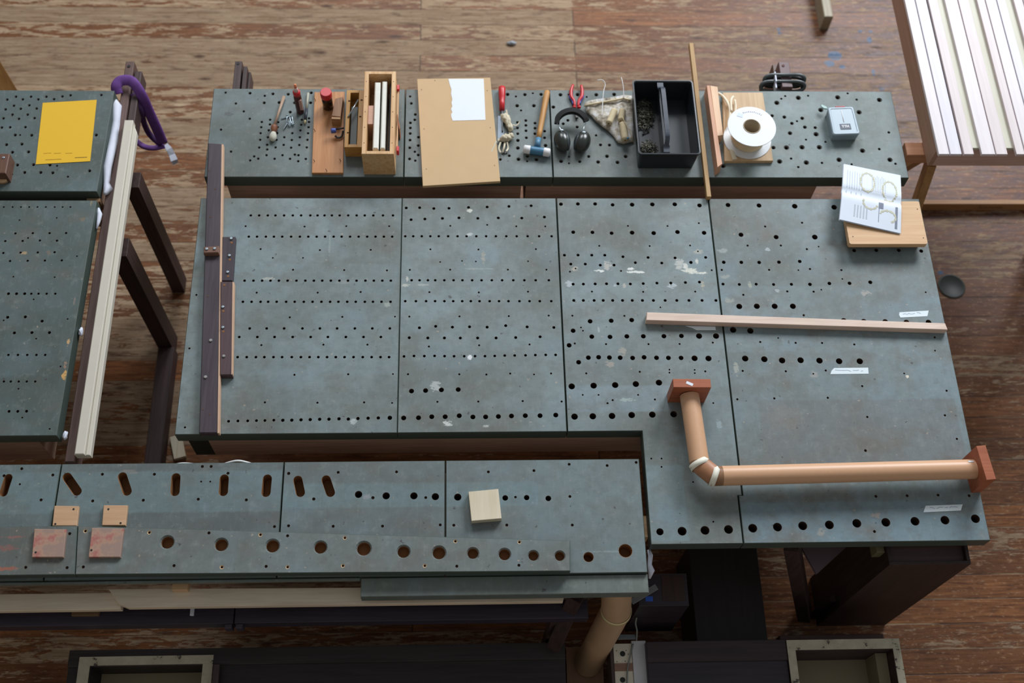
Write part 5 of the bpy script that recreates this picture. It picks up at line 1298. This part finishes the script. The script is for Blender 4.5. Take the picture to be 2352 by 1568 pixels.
z_ = .78; ya_ = A(600, 1430, z_).y; yz_ = A(600, 1385, z_).y
x_ = A(537, 1425, z_).x
MB().box(-2.2, x_ - .002, ya_, yz_, z_ - .06, z_, .002).build('cross_rail', wood('rail_violet', (64, 56, 72), (46, 40, 50), 'x', .45), t)
MB().box(x_ + .002, A(1352, 1420, z_).x, ya_, yz_, z_ - .06, z_, .002).build('cross_rail', wood('rail_violet2', (64, 56, 72), (46, 40, 50), 'x', .45), t)
for s_ in (-1, 1): MB().box(x_ + s_*.018 - .012, x_ + s_*.018 + .012, ya_ - .016, ya_ - .0005, z_ - .05, z_ - .004, .002).build('corner_block', wood('corner_violet', (70, 62, 76), (52, 46, 56), 'x'), t)
MB().box(-2.2, A(1352, 1420, z_).x, yz_ - .02, yz_, .62, z_ - .0605, .002).build('back_rail', DKX, t)
for xx in (-2.1, A(1290, 1440, z_).x): MB().box(xx - .03, xx + .03, ya_ + .005, ya_ + .05, 0, z_ - .0605).build('leg', DKZ, t)
m = MB().beam(A(1325, 1365, .86), A(1275, 1480, .50), .05, .05); tag(m.build('dark_brace', DKZ), 'slanted dark reddish brace left of the fat cardboard pipe', 'brace')
q0 = A(163, 1400, .81); q1 = A(225, 1412, .80); tag(MB().box(q0.x, q1.x, q1.y, q0.y, z_ + .0005, z_ + .02, .001).build('tan_pad', wood('tanpad', (140, 112, 82), (112, 88, 62), 'x')), 'flat tan pad on the dark rail at lower left', 'pad')
q0 = A(441, 1403, .79); tag(MB().box(q0.x - .006, q0.x + .006, q0.y - .014, q0.y + .02, z_ + .0005, z_ + .012, .001).build('grey_peg', CLOTH), 'tiny pale peg below the long plank, left of centre', 'peg')
# long dark box
t = thing('bellows_box', 'long black-brown box along the bottom edge with a pale-rimmed opening', 'box', (-.5, .8, 0))
z_ = .45; BK = wood('blackbrown', (52, 44, 44), (36, 30, 30), 'x', .55)
xa_ = A(160, 1490, z_).x; xb_ = A(1298, 1490, z_).x; yb_ = A(700, 1484, z_).y
ox0, ox1 = A(207, 1528, z_).x, A(466, 1528, z_).x; oy = A(300, 1527, z_).y; rx0, rx1 = A(181, 1528, z_).x, A(489, 1528, z_).x; ry = A(300, 1507, z_).y
MB().box(xa_, ox0, .25, yb_, 0, z_ - .012, .002).build('left_wall', BK, t)
MB().box(ox0, ox1, oy, yb_, 0, z_ - .012, .002).build('back_wall', BK, t)
MB().box(ox1, xb_, .25, yb_, 0, z_ - .012, .002).build('top_panel', BK, t)
MB().box(xa_, xb_, yb_ - .06, yb_, z_ - .0115, z_ - .0005, .002).build('edge_moulding', wood('blackbrown2', (60, 52, 52), (42, 36, 36), 'x', .5), t)
OL = plain('olive_inside', (128, 118, 94), .7, 0, .1, 6); CR = NT('cream_chipped'); nv = CR.noise(CR.world(), 24, 5, .7)
CRM = CR.done(CR.ramp(nv, [(.36, lin(70, 60, 56)), (.40, lin(176, 168, 146)), (.7, lin(196, 188, 166))]), .6)
m = MB(); zz = z_ + .0
m.box(rx0, ox0, .25, ry, z_ - .0004, z_ + .004); m.box(ox1, rx1, .25, ry, z_ - .0004, z_ + .004); m.box(ox0, ox1, oy, ry, z_ - .0004, z_ + .004)
m.build('painted_rim', CRM, t)
MB().box(ox0 + .001, ox1 - .001, .25, oy - .001, .28, .30).build('inner_floor', OL, t)
m = MB().box(A(492, 1535, z_).x, A(506, 1535, z_).x, .25, A(495, 1528, z_).y, z_ + .0005, z_ + .02); tag(m.build('brown_strip', DKY), 'narrow brown strip beside the pale-rimmed opening at lower left', 'strip')
# second box, lower right
t = thing('bellows_box', 'dark box at the lower right with a chipped cream-rimmed opening', 'box', (1.2, .7, 0))
xa_ = A(1482, 1480, z_).x + .004; xb2 = A(1806, 1480, z_).x; yb_ = A(1600, 1471, z_).y
qx = [A(1807, 1482, z_), A(2064, 1467, z_)]; ex1 = qx[1].x; ey = A(1940, 1468, z_).y
ix0, ix1, iy = A(1828, 1505, z_).x, A(2053, 1505, z_).x, A(1930, 1491, z_).y
DV = wood('dark_violet', (58, 50, 60), (42, 36, 42), 'x', .5)
MB().box(xa_, xb2, .25, yb_, 0, z_ - .01, .002).build('top_panel', DV, t)
MB().box(xa_, xb2, yb_ - .075, yb_, z_ - .0095, z_ - .0003, .002).build('edge_moulding', wood('dark_red_mould', (66, 50, 52), (48, 36, 38), 'x', .5), t)
MB().box(qx[0].x, ix0, .25, ey, 0, z_ - .001).build('side_wall', DKZ, t); MB().box(ix1, ex1, .25, ey, 0, z_ - .001).build('side_wall', DKZ, t); MB().box(ix0, ix1, iy, ey, 0, z_ - .001).build('back_wall', DKX, t)
m = MB(); m.box(qx[0].x, ix0, .25, ey, z_ - .0005, z_ + .004); m.box(ix1, ex1, .25, ey, z_ - .0005, z_ + .004); m.box(ix0, ix1, iy, ey, z_ - .0005, z_ + .004); m.build('painted_rim', CRM, t)
MB().box(ix0 + .001, ix1 - .001, .25, iy - .001, .24, .26).build('inner_floor', OL, t)
MB().box(ix1 - .045, ix1 - .002, .25, iy - .002, .26, .38).build('inner_ledge', OL, t)
m = MB().box(xb2 + .02, A(2030, 1462, .3).x, ey + .004, ey + .05, .22, .30, .002); tag(m.build('brown_ledge', wood('ledge', (92, 62, 58), (70, 46, 42), 'x')), 'brown ledge just behind the cream-rimmed box', 'ledge')
# tall dark box + flooring behind
m = MB().box(A(1598, 1440, .3).x, A(1760, 1440, .3).x, yb_ + .01, 1.32, 0, .30, .002); tag(m.build('dark_duct', wood('trunkdark', (46, 38, 40), (34, 28, 30), 'y')), 'long black-brown trunk running under the right boards', 'trunk')
# organ pipe trunk under the right end
zt_ = .918; q = [A(2043, 1297, zt_), A(2231, 1296, zt_), A(2228, 1240, zt_)]
t = thing('wooden_duct', 'tall dark brown square wind trunk standing below the right front corner', 'trunk', (1.65, 1.1, 0))
X0, X1_, Y0 = q[0].x, q[1].x, q[0].y; Yb = Y0 + .20; TD = wood('trunk_brown', (62, 44, 42), (42, 30, 28), 'z', .6)
wl = .012
MB().box(X0, X1_, Y0, Y0 + wl, 0, zt_, .001).build('front_panel', TD, t); MB().box(X0, X0 + wl, Y0 + wl, Yb, 0, zt_, .001).build('side_panel', TD, t)
MB().box(X1_ - wl, X1_, Y0 + wl, Yb, 0, zt_, .001).build('side_panel', TD, t); MB().box(X0 + wl, X1_ - wl, Yb - wl, Yb, 0, zt_, .001).build('back_panel', TD, t)
MB().box(X0 + wl, X1_ - wl, Y0 + wl, Yb - wl, .86, .895).build('top_board', wood('trunk_top', (92, 70, 70), (72, 54, 54), 'x', .6), t)
MB().box(X0 - .03, X0 - .001, Y0 + .05, Y0 + .09, .84, .90, .002).build('catch', plain('olive_catch', (112, 108, 78), .6), t)
m = MB(); p0, p1 = A(1800, 1262, .80), A(1868, 1426, .02)
m.prism([(p1.x - .005, p1.y + .012), (X0 - .002, p1.y + .012), (X0 - .002, p1.y + .035), (p1.x - .005, p1.y + .035)], .0005, .30); 
tag(m.build('base_board', TD), 'low dark base board at the foot of the wind trunk', 'board')
m = MB().beam(A(1818, 1246, .88), A(1848, 1412, .04), .062, .05); tag(m.build('dark_brace', DKZ), 'slanted dark brace left of the wind trunk', 'brace')
q = quad([(1838, 1250), (1950, 1250), (1876, 1318)], .70); m = MB().prism(q, .685, .70); tag(m.build('lilac_panel', plain('lilac_panel', (96, 82, 92), .6)), 'dull lilac triangular panel between brace and wind trunk', 'panel')
# fat pipe
t = thing('cardboard_pipe', 'fat bent cardboard pipe rising below the front right corner', 'pipe', A(1350, 1525, .15))
p2 = A(1415, 1402, .74); p1 = A(1350, 1524, .16); p3 = A(1417, 1338, .915)
mitre_tube([p1, p2, p3], .052).build('pipe', CARD2, t)
ringat(p2, (p2-p1).normalized(), (p3-p2).normalized(), .0528, .018, t, plain('pipe_ring', (214, 196, 150), .6))
z_ = .148; q = quad([(1300, 1486), (1384, 1486), (1388, 1590), (1303, 1590)], z_)
tag(MB().prism(q, .12, z_, .001).build('flange_board', wood('flange_tan', (168, 132, 104), (144, 110, 82), 'y')), 'tan board under the foot of the fat cardboard pipe', 'board')
p = [Vector(x) for x in q]
tag(MB().box(p[0].x, p[2].x, .30, p[0].y, 0, .1195).build('plinth', BLACKM), 'black plinth under the tan pipe board', 'plinth')
m = MB().box(A(1338, 1365, .85).x, A(1466, 1365, .85).x, A(1400, 1368, .85).y, 1.04, .83, .85, .001); tag(m.build('yellow_ledge', wood('yledge', (176, 130, 72), (150, 104, 52), 'x')), 'yellowish ledge behind the fat cardboard pipe', 'ledge')
# white terminal panel
z_ = .40
t = thing('terminal_panel', 'white perforated connector panel with cables at the bottom edge', 'panel', A(1445, 1530, z_))
q = [A(1408, 1478, z_), A(1450, 1472, z_), A(1482, 1472, z_)]
MB().box(q[0].x - .012, q[0].x - .001, .25, q[0].y, z_ - .10, z_ + .002).build('side_wood', DKY, t)
MB().box(q[0].x, q[1].x - .001, .25, q[0].y, z_ - .02, z_, .001).build('holed_plate', plain('plate_cream', (214, 206, 188), .5), t)
MB().box(q[1].x, q[2].x, .25, q[1].y, z_ - .02, z_ + .006, .001).build('white_cover', plain('cover_white', (206, 206, 212), .5), t)
for y_ in (1501, 1561): MB().lathe([(.010, 0), (.010, .001)], Matrix.Translation(A(1430, y_, z_)), 16).build('socket_hole', BLACKM, t)
MB().box(q[0].x, q[1].x - .001, A(1430, 1541, z_).y, A(1430, 1523, z_).y, z_ + .0003, z_ + .003).build('crossbar', wood('crossbar', (158, 124, 104), (132, 100, 82), 'x'), t)
for x, y in ((1416, 1494), (1438, 1493), (1417, 1519), (1436, 1518), (1443, 1502)): MB().lathe([(.002, 0), (.002, .0008)], Matrix.Translation(A(x, y, z_)), 8).build('pin_hole', SCREWH, t)
m = MB().tube(spl([A(1462, 1418, .55), A(1460, 1432, .52), A(1463, 1448, .48), A(1462, 1470, .43)]), .003, 6).tube(spl([A(1454, 1478, .41), A(1447, 1508, .408), A(1441, 1540, .408), A(1440, 1580, .408)]), .003, 6)
m.build('cable', plain('cable_grey2', (130, 136, 132), .5), t)
m = MB().box(A(1420, 1460, .45).x, A(1460, 1460, .45).x, A(1440, 1466, .45).y, A(1440, 1456, .45).y, .43, .45, .002); m.build('cable_clip', plain('clip', (88, 96, 100), .5), t)
# frame with blue tape, grey strip, white cloth at the gap
t = thing('blue_taped_case', 'dark case with a small blue tape square behind the fat pipe', 'case', A(1520, 1370, .5))
z_ = .70; a_, b_ = A(1462, 1318, z_), A(1583, 1390, z_)
MB().box(a_.x, b_.x, b_.y, a_.y, .30, z_, .002).build('body', wood('casewood', (58, 48, 56), (42, 34, 40), 'x'), t)
p = A(1491, 1375, z_); MB().box(p.x - .013, p.x + .013, p.y - .009, p.y + .009, z_ + .0003, z_ + .001).build('blue_tape', plain('blue_tape', (36, 86, 190), .5), t)
MB().box(A(1520, 1350, z_).x, A(1572, 1350, z_).x, A(1540, 1380, z_).y, A(1540, 1322, z_).y, z_ + .0003, z_ + .002).build('brown_cover', wood('case_brown', (66, 40, 30), (48, 28, 22), 'y'), t)
m = MB().beam(A(1450, 1382, .712), A(1508, 1347, .712), .022, .006); tag(m.build('grey_strip', plain('grey_strip', (112, 112, 116), .5)), 'slanted light grey metal strip behind the fat pipe', 'strip')
m = MB().tube([A(1490, 1262, .93), A(1494, 1275, .93), A(1492, 1296, .92), A(1496, 1310, .92), A(1492, 1328, .90)], .01, 8, rads=[.006, .009, .008, .012, .004], flat=.6)
tag(m.build('white_cloth', CLOTH), 'white cloth scrap hanging at the front right corner of the front chest', 'cloth')
m = MB().beam(A(404, 1002, .012), A(414, 1052, .012), .05, .02); tag(m.build('cream_offcut', CREAM), 'cream offcut below the left front corner of the middle boards', 'offcut')
m = MB().tube(spl([A(395, 1068, .97), A(420, 1064, .97), A(450, 1066, .97)]) , .004, 6); tag(m.build('white_cable', WHITEB), 'white cable showing at the back edge of the front boards, left piece', 'cable', 'white cable pieces behind the front boards')
m = MB().tube(spl([A(505, 1068, .96), A(545, 1058, .98), A(580, 1065, .96)]), .004, 6); tag(m.build('white_cable', WHITEB), 'white cable arching up behind the slotted boards', 'cable', 'white cable pieces behind the front boards')
